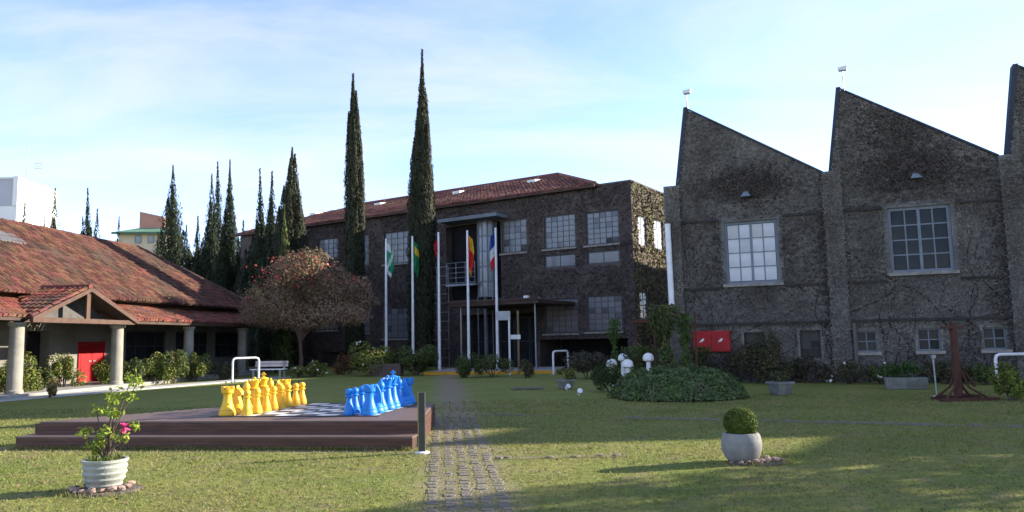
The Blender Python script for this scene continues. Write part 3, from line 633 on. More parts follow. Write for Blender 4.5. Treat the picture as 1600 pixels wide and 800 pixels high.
s.build('skylight', mat('skylight_grey', (.10, .105, .11), (.08, .085, .09), .5, 3), lbd)

# ================================================================== paths and paving
m_path = mat('path_earth', (.20, .17, .09), (.15, .135, .06), .95, 3, .5, 30)
m_pave = mat('paver_stone', (.19, .165, .125), (.14, .125, .095), .95, 8, .4, 40)
def xc(y): return 0.245 - 0.0942 * y
s = MB(); ys = [-6 + .4 * i for i in range(49)]
Lp = [(xc(y) - .42 - random.uniform(-.05, .08), y, .004) for y in ys]; Rp = [(xc(y) + .42 + random.uniform(-.05, .08), y, .004) for y in ys]
for i in range(len(ys) - 1): s.quad(Lp[i], Rp[i], Rp[i + 1], Lp[i + 1])
gpath = tag(s.build('garden_path', m_path), 'narrow earth path with rows of worn stone pavers', 'path', kind='structure')
pav = []
for k in range(4):
    b = MB(); r = random.Random(k); pts = [(x + r.uniform(-.012, .012), y + r.uniform(-.015, .015)) for x, y in ((-.055, -.07), (.055, -.07), (.06, 0), (.055, .07), (-.055, .07), (-.06, 0))]
    b.hexa([(x, y, 0) for x, y in pts], [(x * .88, y * .88, .022) for x, y in pts]); pav.append(b.mesh('paver', [m_pave]))
for j in range(60):
    y = 6.0 + j * .17
    for c in range(5):
        if random.random() < (.08 if y < 9.5 else .14): continue
        o = link('paver', pav[random.randrange(4)], None, gpath, (xc(y) + (c - 2) * .178 + random.uniform(-.015, .015), y + random.uniform(-.02, .02), random.uniform(-.015, -.009)), (random.uniform(-.04, .04), random.uniform(-.04, .04), random.uniform(-.15, .15)))
        q = random.uniform(.85, 1.15); o.scale = (q, random.uniform(.8, 1.2), 1)
def stone_row(name, label, px0, px1, n, wid, dens, skip=.1):
    a, b = gp(*px0), gp(*px1); mid = (a + b) / 2
    d = (b - a); ang = math.atan2(d.y, d.x)
    bs = MB(); npt = 24
    for i in range(npt):
        x0, x1 = d.length * (i / npt - .5), d.length * ((i + 1) / npt - .5)
        bs.quad((x0, -wid * .6, .005), (x1, -wid * .6, .005), (x1, wid * .6, .005), (x0, wid * .6, .005))
    o = tag(bs.build(name, m_path, None, (mid.x, mid.y, 0), (0, 0, ang)), label, 'path', kind='structure')
    ms = []
    for k in range(4):
        r = random.Random(k + 50); w2 = d.length / n * .42; pts = [(math.cos(t) * w2 * r.uniform(.8, 1.1), math.sin(t) * wid * .42 * r.uniform(.75, 1.1)) for t in [i * math.pi / 3.5 for i in range(7)]]
        ms.append(MB().hexa([(x, y, 0) for x, y in pts], [(x * .86, y * .86, .024) for x, y in pts]).mesh('stone', [m_pave]))
    for i in range(n):
        if random.random() < skip: continue
        link('stone', ms[random.randrange(4)], None, o, (d.length * ((i + .5) / n - .5), random.uniform(-.25, .25) * wid, .001), (0, 0, random.uniform(-.3, .3)))
stone_row('stone_edging', 'row of flat grey stones crossing the shaded lawn', (975, 653), (1640, 668), 38, .34, 1, .25)
stone_row('stone_edging', 'short row of worn stones beside the paved path', (775, 716), (985, 712), 16, .2, 1, .5)
stone_row('stone_edging', 'faint line of stones in the lawn near the entrance', (745, 648), (850, 649), 10, .3, 1, .4)
# pale footpath in front of the verandah
pa, pb, pc_ = gp(-150, 640), gp(365, 596), gp(440, 590); wd_ = .55
s = MB(); pts = [pa, gp(0, 626), gp(180, 611), pb, pc_]
for p, q in zip(pts, pts[1:]):
    d = (q - p).normalized(); nn = Vector((-d.y, d.x, 0)) * wd_; s.hexa([p - nn, q - nn, q + nn, p + nn], [p - nn + Vector((0, 0, .05)), q - nn + Vector((0, 0, .05)), q + nn + Vector((0, 0, .05)), p + nn + Vector((0, 0, .05))])
tag(s.build('footpath', mat('pale_concrete', (.42, .41, .40), (.33, .32, .31), .9, 2)), 'pale concrete footpath in front of the verandah', 'path', kind='structure')
# forecourt with its yellow painted kerb
k0, k1 = gp(672, 586), gp(868, 583.5); dk = (k1 - k0).normalized(); kn = Vector((-dk.y, dk.x, 0))
k0 -= dk * .3
s = MB(); s.hexa([k0 + kn * .18, k1 + kn * .18, k1 + kn * 5.2, k0 + kn * 5.2], [p + Vector((0, 0, .12)) for p in (k0 + kn * .18, k1 + kn * .18, k1 + kn * 5.2, k0 + kn * 5.2)])
tag(s.build('forecourt', mat('forecourt', (.3, .29, .28), (.22, .21, .2), .9, 2)), 'grey paved forecourt at the entrance', 'pavement', kind='structure')
s = MB(); s.hexa([k0, k1, k1 + kn * .176, k0 + kn * .176], [p + Vector((0, 0, .14)) for p in (k0, k1, k1 + kn * .176, k0 + kn * .176)])
tag(s.build('kerb', mat('yellow_paint', (.62, .33, .035), (.5, .26, .03), .8, 4)), 'yellow painted kerb along the entrance forecourt', 'kerb', kind='structure')

# ================================================================== deck with the giant chess set
m_deck = mat('deck_wood', (.10, .043, .027), (.066, .03, .02), .55, 2.5, .15, 18, stretch=(1, 8, 8))
m_deck_top = mat('deck_boards', (.15, .10, .082), (.11, .073, .06), .6, 2.5, .15, 18, stretch=(1, 8, 8))
DZ, D1 = .39, .195
fr, fl = gp(655, 657, DZ), gp(57, 659, DZ); ud = (fr - fl).normalized(); vd = Vector((-ud.y, ud.x, 0)); DW = (fr - fl).length
dk_ = thing('deck', 'low dark wooden deck with a step holding the giant chess set', 'deck', (fl.x, fl.y, 0), math.atan2(ud.y, ud.x))
DD = 3.05
def ledge(v): return 2.2 * max(0, v) / DD     # slanted left edge
def redge(v): return DW - .19 * v
nb = 21; bw = DD / nb
for i in range(nb):
    x0 = ledge(bw * (i + .5)); MB().box(x0, redge(bw * (i + .5)), bw * i + .004, bw * (i + 1) - .004, DZ - .028, DZ).build('deck_board', m_deck_top, dk_)
for j, (za, zb) in enumerate(((D1, .25), (.253, .305), (.308, DZ - .03))): MB().box(.0, DW - .01, -.022, .0, za, zb).build('fascia_board', m_deck, dk_)
for j, (za, zb) in enumerate(((.008, .06), (.063, .113), (.116, .165))): MB().box(-.04, DW + .0, -.372, -.35, za, zb).build('fascia_board', m_deck, dk_)
for j in range(3): MB().box(-.04, DW - .002, -.35 + .11 * j + .003, -.35 + .11 * (j + 1) - .003, D1 - .028, D1).build('step_board', m_deck_top, dk_)
MB().box(-.04, DW, -.378, -.345, D1 - .028, D1 + .001).build('step_nosing', m_deck_top, dk_)
MB().box(-.04, -.018, -.34, .3, .012, D1 - .03).build('side_board', m_deck, dk_)
for j in range(3): MB().hexa([(redge(0), .0, .008 + .117 * j), (redge(0) + .022, .0, .008 + .117 * j), (redge(DD) + .022, DD, .008 + .117 * j), (redge(DD), DD, .008 + .117 * j)], [(redge(0), .0, .121 + .117 * j), (redge(0) + .022, .0, .121 + .117 * j), (redge(DD) + .022, DD, .121 + .117 * j), (redge(DD), DD, .121 + .117 * j)]).build('side_board', m_deck, dk_)
fr_ = MB(); fr_.hexa([(.06, .03, .0), (DW - .05, .03, 0), (redge(DD) - .06, DD - .05, 0), (ledge(DD) + .1, DD - .05, 0)], [(.06, .03, DZ - .03), (DW - .05, .03, DZ - .03), (redge(DD) - .06, DD - .05, DZ - .03), (ledge(DD) + .1, DD - .05, DZ - .03)]); fr_.build('deck_frame', m_darkwood, dk_)
MB().box(-.015, DW - .03, -.34, .02, 0, D1 - .03).build('step_frame', m_darkwood, dk_)

b0 = gp(356, 650, DZ); brz = math.atan2(ud.y, ud.x)
SQ = .31; SX = .362; ba = Vector((math.cos(brz), math.sin(brz), 0)); bb = Vector((math.sin(math.radians(7)), math.cos(math.radians(7)), 0)); bb = Vector((-ba.y, ba.x, 0))
brd = thing('chess_board', 'giant black and white chess board lying on the wooden deck', 'chess board', (b0 - ba * SX / 2 - bb * SQ / 2) * 1.0, brz); brd.location.z = DZ
m_sqw = mat('board_white', (.62, .61, .60), (.5, .49, .48), .6, 4); m_sqb = mat('board_black', (.03, .03, .032), (.045, .045, .045), .5, 4)
sqm = [MB().box(.004, SX - .004, .004, SQ - .004, .001, .012).mesh('square', [m]) for m in (m_sqb, m_sqw)]
for i in range(8):
    for j in range(8): link('square', sqm[(i + j) % 2], None, brd, (i * SX, j * SQ, 0))
fm = MB(); e = 8 * SQ; ex = 8 * SX
fm.box(-.04, ex + .04, -.04, 0, .001, .016); fm.box(-.04, ex + .04, e, e + .04, .001, .016); fm.box(-.04, 0, 0, e, .001, .016); fm.box(ex, ex + .04, 0, e, .001, .016); fm.build('board_frame', m_sqb, brd)

def chess_mesh(kind, m):
    b = MB()
    base = lambda r: [(r * .96, 0), (r, .012), (r, .05), (r * .9, .075), (r * .93, .085), (r * .78, .12)]
    if kind == 'pawn': b.lathe(base(.085) + [(.045, .20), (.036, .26), (.06, .275), (.06, .29), (.034, .30), (.05, .32), (.058, .345), (.052, .375), (.03, .395), (.004, .402)], 20)
    if kind == 'rook':
        b.lathe(base(.13) + [(.072, .22), (.064, .31), (.07, .335), (.092, .35), (.095, .36), (.095, .405), (.06, .405), (.06, .385), (.004, .385)], 24)
        for k in range(6):
            t0 = k * math.pi / 3; a_ = [t0 - .32, t0, t0 + .32]; rg_ = [(r, t) for r in (.062, .098) for t in a_]; po = [(math.cos(t) * r, math.sin(t) * r) for r, t in (rg_[0], rg_[1], rg_[2], rg_[5], rg_[4], rg_[3])]
            b.hexa([(x, y, .40) for x, y in po], [(x * 1.04, y * 1.04, .455) for x, y in po])
    if kind == 'bishop': b.lathe(base(.115) + [(.055, .22), (.04, .34), (.072, .352), (.072, .368), (.04, .378), (.058, .42), (.062, .45), (.045, .50), (.018, .525), (.026, .54), (.018, .558), (.003, .563)], 22)
    if kind == 'queen':
        b.lathe(base(.13) + [(.066, .24), (.05, .38), (.085, .395), (.085, .415), (.055, .428), (.075, .50), (.1, .545), (.085, .545), (.05, .56), (.02, .572), (.03, .59), (.02, .61), (.003, .615)], 24)
        for k in range(8): t = k * math.pi / 4; b.lathe([(.003, 0), (.018, .008), (.012, .03), (.002, .036)], 6, (.09 * math.cos(t), .09 * math.sin(t), .54))
    if kind == 'king':
        b.lathe(base(.13) + [(.066, .25), (.05, .40), (.088, .415), (.088, .435), (.055, .448), (.07, .52), (.095, .565), (.08, .58), (.03, .60), (.02, .605)], 24)
        b.box(-.014, .014, -.014, .014, .60, .69); b.box(-.04, .04, -.0135, .0135, .635, .664)
    if kind == 'knight':
        b.lathe(base(.12) + [(.08, .14), (.07, .155)], 22)
        prof = [(-.075, .14), (-.085, .22), (-.075, .31), (-.045, .385), (-.02, .43), (.0, .455), (.012, .415), (.05, .395), (.095, .335), (.10, .305), (.075, .29), (.05, .305), (.02, .30), (.035, .25), (.06, .20), (.07, .14)]
        n_ = len(prof)
        for yl in ((-.045, -.028, .9), (.028, .045, .9)): pass
        ring = lambda y, sc: [(x * sc, y, .30 + (z - .30) * (sc if z > .3 else 1)) for x, z in prof]
        rs = [ring(-.05, .86), ring(-.032, 1), ring(.032, 1), ring(.05, .86)]; vs = [p for r_ in rs for p in r_]
        fs = [tuple(range(n_)), tuple(range(3 * n_, 4 * n_))[::-1]] + [(k * n_ + i, k * n_ + (i + 1) % n_, (k + 1) * n_ + (i + 1) % n_, (k + 1) * n_ + i) for k in range(3) for i in range(n_)]
        b.add(vs, fs)
    zs_ = .98 if kind in ('king', 'queen', 'bishop') else 1.08
    b.v = [(x * 1.08, y * 1.08, z * zs_) for x, y, z in b.v]
    return b.mesh('chess_' + kind, [m], True)
m_y = mat('yellow_plastic', (.76, .45, .02), (.68, .37, .014), .48, 5, spec=.4, c3=(.62, .40, .05), s3=7); m_b = mat('blue_plastic', (.008, .19, .62), (.007, .15, .52), .46, 5, spec=.4, c3=(.02, .20, .52), s3=7)
order = ['rook', 'knight', 'bishop', 'queen', 'king', 'bishop', 'knight', 'rook']
ords = ['nearest', 'second', 'third', 'fourth', 'fifth', 'sixth', 'seventh', 'farthest']
for cname, mm, bc, pcol in (('yellow', m_y, 0, 1), ('blue', m_b, 7, 6)):
    meshes = {k: chess_mesh(k, mm) for k in ('pawn', 'rook', 'knight', 'bishop', 'queen', 'king')}
    for j in range(8):
        k = order[j]
        for (kind, col_, lab) in ((k, bc, None), ('pawn', pcol, ('%s %s plastic pawn of its row, counting from the front of the deck' % (ords[j], cname)))):
            p = b0 + ba * (SX * col_ + random.uniform(-.015, .015)) + bb * (SQ * j + random.uniform(-.015, .015))
            if lab is None:
                if kind in ('king', 'queen'): lab = 'giant %s plastic chess %s with %s' % (cname, kind, 'a cross on top' if kind == 'king' else 'a spiked crown')
                else: lab = 'giant %s plastic %s at the %s end of its row' % (cname, {'rook': 'rook with a crenellated top', 'knight': 'knight shaped like a horse head', 'bishop': 'bishop with a pointed head'}[kind], 'near' if j < 4 else 'far')
            o = link('chess_' + kind, meshes[kind], None, None, (p.x, p.y, DZ + .012), (0, 0, random.uniform(-.2, .2) + (0 if cname == 'yellow' else math.pi)))
            tag(o, lab, 'chess piece', '%s chess pieces on the deck' % cname)
# slim post at the corner of the deck
p = gp(660, 708); t = thing('bollard', 'slim dark square post on a round white base at the deck corner', 'post', p)
MB().box(-.045, .045, -.045, .045, .02, .86).build('post', mat('dark_bronze', (.05, .05, .045), (.035, .035, .03), .5, 4), t, bevel=.006)
MB().box(-.062, -.047, -.03, .03, .02, .86).build('edge_strip', mat('brass', (.32, .26, .10), (.25, .2, .08), .5, 4), t)
MB().lathe([(.11, 0), (.11, .015), (.09, .025), (.055, .03)], 20).build('base_plate', m_white, t)

# ================================================================== plants
def foliage_mat(name, a, b, isl=.45, c3=None): return mat(name, a, b, .7, 3, island=isl, c3=c3, s3=2.5, trans=.25, spec=.25)
f_yel = foliage_mat('leaf_yellow_green', (.15, .19, .03), (.09, .125, .025), c3=(.17, .14, .05))
f_mid = foliage_mat('leaf_mid_green', (.075, .11, .03), (.05, .075, .022), c3=(.10, .10, .035))
f_dark = foliage_mat('leaf_dark_green', (.035, .06, .018), (.05, .08, .02))
f_olive = foliage_mat('leaf_olive', (.085, .085, .035), (.06, .065, .028), c3=(.10, .075, .045))
f_brown = foliage_mat('leaf_brown_olive', (.085, .07, .045), (.06, .055, .035))
f_red = foliage_mat('leaf_reddish', (.16, .085, .05), (.10, .09, .035), c3=(.24, .05, .035))
f_bright = foliage_mat('leaf_bright_green', (.27, .33, .04), (.18, .25, .03))
f_cyp = foliage_mat('cypress_green', (.014, .024, .010), (.024, .036, .014), .45)
f_cyp2 = foliage_mat('cypress_olive', (.026, .033, .016), (.036, .039, .02), .45)
f_ball = foliage_mat('box_green', (.095, .135, .02), (.065, .098, .016), .35)
m_pink = mat('pink_petal', (.75, .06, .22), (.6, .04, .16), .6, 5); m_wpet = mat('white_petal', (.75, .72, .70), (.65, .6, .6), .6, 5); m_rpet = mat('red_petal', (.55, .05, .045), (.42, .04, .04), .6, 5, island=.4)

def lump_points(rng, n, rx, ry, h, lumps, z0=.0, shell=.55):
    C = []
    for i in range(lumps):
        a = rng.uniform(0, 2 * math.pi); r = math.sqrt(rng.uniform(0, 1)) * .72; zz = rng.uniform(.3, .8)
        C.append((math.cos(a) * r * rx, math.sin(a) * r * ry, z0 + zz * h * (1 - .35 * r), rng.uniform(.26, .48)))
    C = np.array(C); idx = rng.integers(0, lumps, n); d = nrm(rng.normal(0, 1, (n, 3))); rad = (shell + (1 - shell) * rng.uniform(0, 1, n) ** .5)[:, None] * C[idx, 3:4]
    P = C[idx, :3] + d * rad * np.array([rx * .9, ry * .9, h * .7]); ok = (P[:, 2] > .02)
    return P[ok], d[ok] + np.array([0, 0, .3]), C
def bush(label, px, py, wpx, hpx, m, n=900, leaf=.09, cat='bush', group=None, name='bush', flowers=None, seed=None, lumps=9, deep=.8, dist=None):
    p = gp(px, py); k = mpp(p.y); g1 = 1.25 if group and 'verandah' in group else 1; rx = wpx * k / 2 * 1.3 * g1; h = hpx * k * 1.2 * g1; n = int(n * g1); n = int(n * 1.5); p.y += rx * deep * .6
    rng = np.random.default_rng(seed if seed is not None else int(px * 7 + py)); t = thing(name, label, cat, (p.x, p.y, 0), rng.uniform(0, 6), group)
    P, Nn, C = lump_points(rng, n, rx, rx * deep, h, lumps); link('foliage', np_mesh('foliage', *leaves(P, Nn, leaf, leaf * .55, rng)), m, t)
    s = MB()
    for c in C[:6]: s.tube([(c[0] * .15, c[1] * .15, 0), (c[0] * .5, c[1] * .5, c[2] * .5), (c[0], c[1], c[2])], [.022, .016, .007], 5)
    s.build('stem', m_bark, t)
    if flowers:
        fm_, nf = flowers; ii = rng.choice(len(P), min(nf, len(P)), False); Pf = P[ii] + nrm(Nn[ii]) * .04; q = np.concatenate([Pf + rng.normal(0, .02, Pf.shape) for _ in range(4)])
        o = link('flowers', np_mesh('flowers', *leaves(q, np.concatenate([Nn[ii]] * 4), .09, .07, rng)), fm_, t); o['kind'] = 'stuff'
    return t
G1 = 'bushes along the verandah footpath'
bush('yellow green bush at the left picture edge by the footpath', 8, 620, 56, 48, f_yel, 1500, .11, group=G1)
bush('low bush in front of the first verandah column', 50, 616, 40, 30, f_mid, 900, .1, group=G1)
bush('rounded bush left of the red door', 88, 612, 46, 42, f_yel, 1300, .1, group=G1, flowers=(m_rpet, 5))
bush('small tan leafed plant at the edge of the footpath', 72, 622, 20, 26, foliage_mat('leaf_tan', (.2, .16, .06), (.16, .11, .05)), 350, .09, group=G1, name='small_plant', lumps=4)
bush('low bush below the red door', 160, 606, 44, 32, f_yel, 1000, .1, group=G1, flowers=(m_wpet, 4))
bush('bush in front of the second verandah column', 195, 604, 40, 34, f_mid, 1000, .1, group=G1)
bush('bush with a white bloom right of the second column', 232, 602, 46, 40, f_yel, 1300, .1, group=G1, flowers=(m_wpet, 4))
bush('tall leafy bush between second and third columns', 262, 600, 44, 42, f_mid, 1300, .1, group=G1, flowers=(m_wpet, 6))
bush('bush in front of the third verandah column', 298, 597, 40, 36, f_yel, 1100, .1, group=G1)
bush('low straggly bush near the left white rack', 342, 594, 36, 24, f_olive, 700, .1, group=G1, flowers=(m_wpet, 5))
G2 = 'low flowering plants at the back of the lawn'
bush('low flowering plants right of the white bench', 462, 590, 46, 16, f_yel, 700, .1, 'plant', G2, 'flower_bed_plant', (m_wpet, 9))
bush('pale yellow flowering plants under the red tree', 492, 589, 40, 22, f_yel, 800, .1, 'plant', G2, 'flower_bed_plant', (m_wpet, 8))
bush('reddish leafed shrub left of the clipped hedge', 532, 586, 46, 30, f_red, 1000, .1, 'shrub', G2, 'shrub', (m_rpet, 14))
bush('dark low shrub under the red flowering tree', 430, 584, 60, 24, f_dark, 900, .11, 'shrub', G2, 'shrub')
G3 = 'clipped bushes before the flagpoles'
bush('wide yellow green hedge left part below the leftmost flagpole', 580, 588, 92, 48, f_yel, 3000, .11, 'hedge', G3, 'hedge', (m_wpet, 10))
bush('wide green hedge right part below the second flagpole', 645, 588, 86, 48, f_mid, 3000, .11, 'hedge', G3, 'hedge')
bush('bush left of the path end between flagpoles', 730, 591, 38, 36, f_mid, 1100, .1, 'bush', G3)
bush('wide bush in front of the entrance', 771, 590, 56, 36, f_mid, 1500, .1, 'bush', G3)
bush('small bush at the right end of the forecourt', 822, 591, 26, 28, f_olive, 700, .1, 'bush', G3)
bush('brown hedge behind the small potted shrub', 922, 593, 78, 40, f_brown, 1700, .1, 'hedge', None, 'hedge')
G4 = 'shrubs along the sawtooth building'
bush('brownish shrub below the red cabinet', 1130, 598, 70, 42, f_brown, 1300, .08, 'shrub', G4, 'shrub')
bush('large olive shrub behind the grey planter', 1203, 600, 92, 72, f_olive, 3000, .08, 'shrub', G4, 'shrub', lumps=14)
bush('low brown shrub right of the large olive shrub', 1268, 599, 64, 36, f_brown, 1300, .08, 'shrub', G4, 'shrub')
bush('low plants under the first small window right of the downpipe', 1335, 601, 70, 34, f_olive, 1200, .07, 'shrub', G4, 'shrub', (m_wpet, 6))
bush('low plants at the foot of the wall left of the trough', 1385, 601, 50, 30, f_mid, 1000, .07, 'shrub', G4, 'shrub', (m_wpet, 4))
bush('low plants behind the rusty sculpture', 1490, 601, 80, 36, f_olive, 1300, .07, 'shrub', G4, 'shrub')
bush('low plants right of the rusty sculpture', 1555, 602, 50, 30, f_mid, 900, .07, 'shrub', G4, 'shrub')
bush('yellow green bush at the right picture edge', 1596, 628, 66, 62, f_yel, 1800, .07, 'bush')
# planted mound with climbers and round bush
bush('clipped dark green ball bush at the left of the mound', 956, 613, 44, 42, f_dark, 2200, .06, 'bush', deep=1.0, lumps=10)
pm_ = gp(1085, 629); rng = np.random.default_rng(77); n = 24000; k = mpp(pm_.y)
t = thing('ground_cover_mound', 'wide low mound of dense green ground cover on the lawn', 'ground cover', (pm_.x, pm_.y + 1.7, 0))
a = rng.uniform(0, 2 * math.pi, n); r = np.sqrt(rng.uniform(0, 1, n)); hh = .58 * (1 - r ** 5) + .06; hh *= 1 + .10 * np.sin(a * 5 + r * 9) + .08 * np.sin(a * 11 - r * 14)
P = np.stack([np.cos(a) * r * 1.78 * (1 + .06 * np.sin(a * 7)), np.sin(a) * r * 1.7, hh * rng.uniform(.75, 1.08, n)], 1)
Nn = np.stack([np.cos(a) * r, np.sin(a) * r, np.full(n, .7)], 1); o = link('foliage', np_mesh('foliage', *leaves(P, Nn, .075, .05, rng)), foliage_mat('ivy', (.10, .155, .045), (.065, .105, .032), c3=(.12, .13, .065)), t); o['kind'] = 'stuff'
cm = MB(); cm.lathe([(1.5, 0), (1.35, .12), (1.0, .24), (.5, .32), (.02, .34)], 24); cm.build('soil', mat('soil', (.05, .04, .03), (.035, .03, .02), .95, 5), t)
def climber(label, px, py, wpx, hpx, m, n, leaf, seed, cat='climbing plant', name='climbing_plant', extra=0):
    p = gp(px, py); k = mpp(p.y); h = hpx * k; rx = wpx * k / 2; rng = np.random.default_rng(seed)
    t = thing(name, label, cat, p); z = rng.uniform(.05, 1, n) ** .8 * h; a = rng.uniform(0, 6.28, n)
    rr_ = rx * (.55 + .45 * np.sin(z / h * 9 + 1.3 * np.sin(a))) * rng.uniform(.4, 1, n); P = np.stack([np.cos(a) * rr_, np.sin(a) * rr_ * .8, z], 1)
    link('foliage', np_mesh('foliage', *leaves(P, np.stack([np.cos(a), np.sin(a), np.full(n, .4)], 1), leaf, leaf * .7, rng)), m, t)
    s = MB(); s.tube([(0, 0, 0), (.03, 0, h * .5), (-.02, .02, h * .97)], [.04, .03, .015], 6)
    for i in range(7): z_ = h * (.2 + .1 * i); a_ = i * 2.4; s.tube([(0, 0, z_), (math.cos(a_) * rx * .7, math.sin(a_) * rx * .6, z_ + .12)], [.012, .006], 4)
    s.build('stem', m_bark, t)
climber('slim bright climber left of the white dome lamps', 962, 592, 26, 92, foliage_mat('climber_green', (.09, .16, .03), (.06, .10, .025)), 900, .10, 3)
climber('tall leafy climber behind the mound', 1042, 606, 56, 128, f_mid, 2600, .09, 4)
climber('leafy climber on a stake left of the red cabinet', 1073, 604, 34, 112, foliage_mat('climber_green', (.09, .16, .03), (.06, .10, .025)), 1100, .09, 5)
climber('bushy greenery behind the white dome lamps', 1000, 604, 60, 62, f_mid, 1700, .08, 6)
climber('dark shrub between climber and red cabinet', 1095, 603, 44, 60, f_dark, 1200, .08, 8)

# ------------------------------------------------------------------ cypresses
PROF = {'col': ([0, .3, .5, .62, .72, .8, .87, .94, 1], [.75, .95, 1, .92, .7, .48, .28, .14, .02]),
        'blunt': ([0, .3, .55, .75, .85, .92, .97, 1], [.75, .95, 1, .92, .68, .36, .14, .02]),
        'stout': ([0, .4, .6, .75, .88, .95, 1], [.85, 1, .95, .75, .42, .2, .02]),
        'spire': ([0, .3, .5, .6, .7, .8, .9, 1], [.95, 1, .92, .72, .48, .3, .16, .02])}
def cypress(label, px, ytop, Y, wpx, seed, m=f_cyp, lean=0.0, n=5200, forks=1, tip='spire', ybot=None, group='dark cypress trees', bulge=.35):
    pt = at(px, ytop, Y); Hh = pt.z; R = wpx * mpp(Y) / 2 * (1.3 if Y > 45 else 1.05); rng = np.random.default_rng(seed); base = Vector((pt.x - lean * Hh, Y, 0))
    t = thing('cypress_tree', label, 'tree', base, 0, group); parts = []
    tr = MB(); tr.tube([(0, 0, 0), (lean * Hh * .4, 0, Hh * .4), (lean * Hh * .85, 0, Hh * .85)], [R * .22 + .05, R * .14 + .03, .02], 7)
    tr.build('trunk', m_bark, t)
    K = 11 + 3 * forks; px_, pz_ = PROF[tip]; zz_ = np.linspace(0, 1, 60); pr_ = np.interp(zz_, px_, pz_)
    for f in range(K):
        rho = 0 if f == 0 else (rng.uniform(.25, .78) if f > 2 else .2); ang_ = f * 2.4 + rng.uniform(-.4, .4)
        hi = 1.0 if f == 0 else min(.97, (zz_[pr_ > max(.06, rho * 1.12)].max() if (pr_ > rho * 1.12).any() else .5) * rng.uniform(.9, 1.02) + .05)
        rl = R * (.42 if f else .5) * rng.uniform(.85, 1.15); nn_ = int(n * 3.6 / K * (1.3 if f == 0 else 1)); z = rng.uniform(.02, 1, nn_); a = rng.uniform(0, 6.283, nn_); zz = z * hi; ph = rng.uniform(0, 6, 3)
        lp = np.where(z < .7, .8 + .2 * np.sin(z * 40 + ph[0]) * .5, np.clip((1 - z) / .3, 0, 1) ** .8) * np.minimum(1, np.interp(zz, px_, pz_) * 2.6 + .09)
        rad = rl * lp * (1 + .14 * np.sin(a * 3 + z * 45 + ph[1]) + .1 * np.sin(a * 2 - z * 80 + ph[2])) * (1 - .5 * rng.uniform(0, 1, nn_) ** 2) + .015
        cx_ = R * rho * np.cos(ang_) * (.6 + .5 * np.interp(zz, px_, pz_)); cy_ = R * rho * np.sin(ang_) * (.6 + .5 * np.interp(zz, px_, pz_))
        bend = (lean * Hh * zz - .012 * Hh * np.clip(zz - .75, 0, 1) * (1 if seed % 3 else -.4))
        P = np.stack([cx_ + np.cos(a) * rad + bend, cy_ + np.sin(a) * rad, zz * Hh], 1)
        Nn = np.stack([np.cos(a) + np.cos(ang_) * rho, np.sin(a) + np.sin(ang_) * rho, rng.normal(.1, .2, nn_)], 1); parts.append(leaves(P, Nn, .24, .065, rng, up=(0, 0, 1), jitter=.4))
    link('crown', np_mesh('crown', *join(parts)), m, t)
cypress('tallest slender cypress rising above the main building roof', 661, 78, 42.2, 40, 1, f_cyp2, .014, 15000, 2, 'col')
cypress('second tallest slender cypress left of the flagpoles', 553, 116, 44.5, 31, 2, f_cyp2, -.004, 13000, 2, 'blunt')
cypress('stout cypress with pointed crown right of the dark clump', 456, 231, 48.5, 40, 3, f_cyp2, 0, 9000, 1, 'stout')
cypress('cypress with twin tips left of the stout cypress', 426, 268, 50, 34, 4, f_cyp, 0, 6500, 3, 'spire')
cypress('narrow cypress with a bent tip beside the twin tipped one', 407, 264, 51.5, 26, 5, f_cyp, -.02, 4500, 2, 'spire')
cypress('bright green young cypress at the foot of the dark clump', 445, 320, 46.5, 26, 16, f_mid, 0, 2600, 1, 'spire')
cypress('right one of three spires behind the hip roof', 359, 250, 62, 34, 6, f_cyp, -.015, 6000, 1, 'spire')
cypress('middle one of three spires behind the hip roof', 341, 252, 65, 30, 7, f_cyp, -.02, 5500, 1, 'spire')
cypress('left one of three spires behind the hip roof', 332, 272, 61, 34, 8, f_cyp, 0, 5500, 1, 'spire')
cypress('broad bushy cypress right of the green roofed house', 270, 259, 60, 58, 9, f_cyp, -.03, 8000, 1, 'spire')
cypress('short cypress filling the gap left of the three spires', 310, 338, 58, 34, 10, f_cyp, 0, 3500, 2, 'spire')
cypress('short dark cypress just above the hip', 292, 352, 57, 40, 17, f_cyp, 0, 3500, 3, 'spire')
cypress('short dark cypress under the right spire', 380, 345, 57, 44, 18, f_cyp, 0, 4500, 4, 'spire')
cypress('short dark cypress right of the green roofed house', 248, 362, 58, 30, 19, f_cyp, 0, 2500, 2, 'spire')
cypress('low dark cypress between the broad one and the three spires', 318, 372, 56.5, 44, 31, f_cyp, 0, 4000, 3, 'stout')
cypress('low dark cypress left of the twin tipped one', 396, 366, 55.5, 44, 32, f_cyp, 0, 4000, 3, 'stout')
cypress('low dark cypress below the left spire', 346, 378, 56, 46, 33, f_cyp, 0, 4000, 3, 'stout')
cypress('low dark cypress below the broad bushy one', 268, 385, 56.5, 40, 34, f_cyp, 0, 3500, 3, 'stout')
cypress('dark cypress hidden low behind the flowering tree', 425, 352, 52.5, 46, 35, f_cyp, 0, 4500, 3, 'stout')
cypress('leaning thin cypress above the tiled ridge', 138, 294, 62, 30, 11, f_cyp, -.028, 4200, 1, 'spire')
cypress('small cypress touching the leaning thin one', 152, 326, 61, 26, 12, f_cyp, -.02, 2600, 1, 'spire')
cypress('cypress just right of the white block', 87, 294, 63, 30, 13, f_cyp, -.012, 4000, 1, 'spire')
cypress('cypress in front of the white block', 40, 312, 64, 28, 14, f_cyp, 0, 3000, 1, 'spire')
cypress('tiny spire in front of the white block corner', 70, 330, 66, 18, 15, f_cyp, 0, 1500, 1, 'spire')
cypress('tiny cypress left of the leaning one', 130, 337, 66, 20, 20, f_cyp, 0, 1500, 1, 'spire')
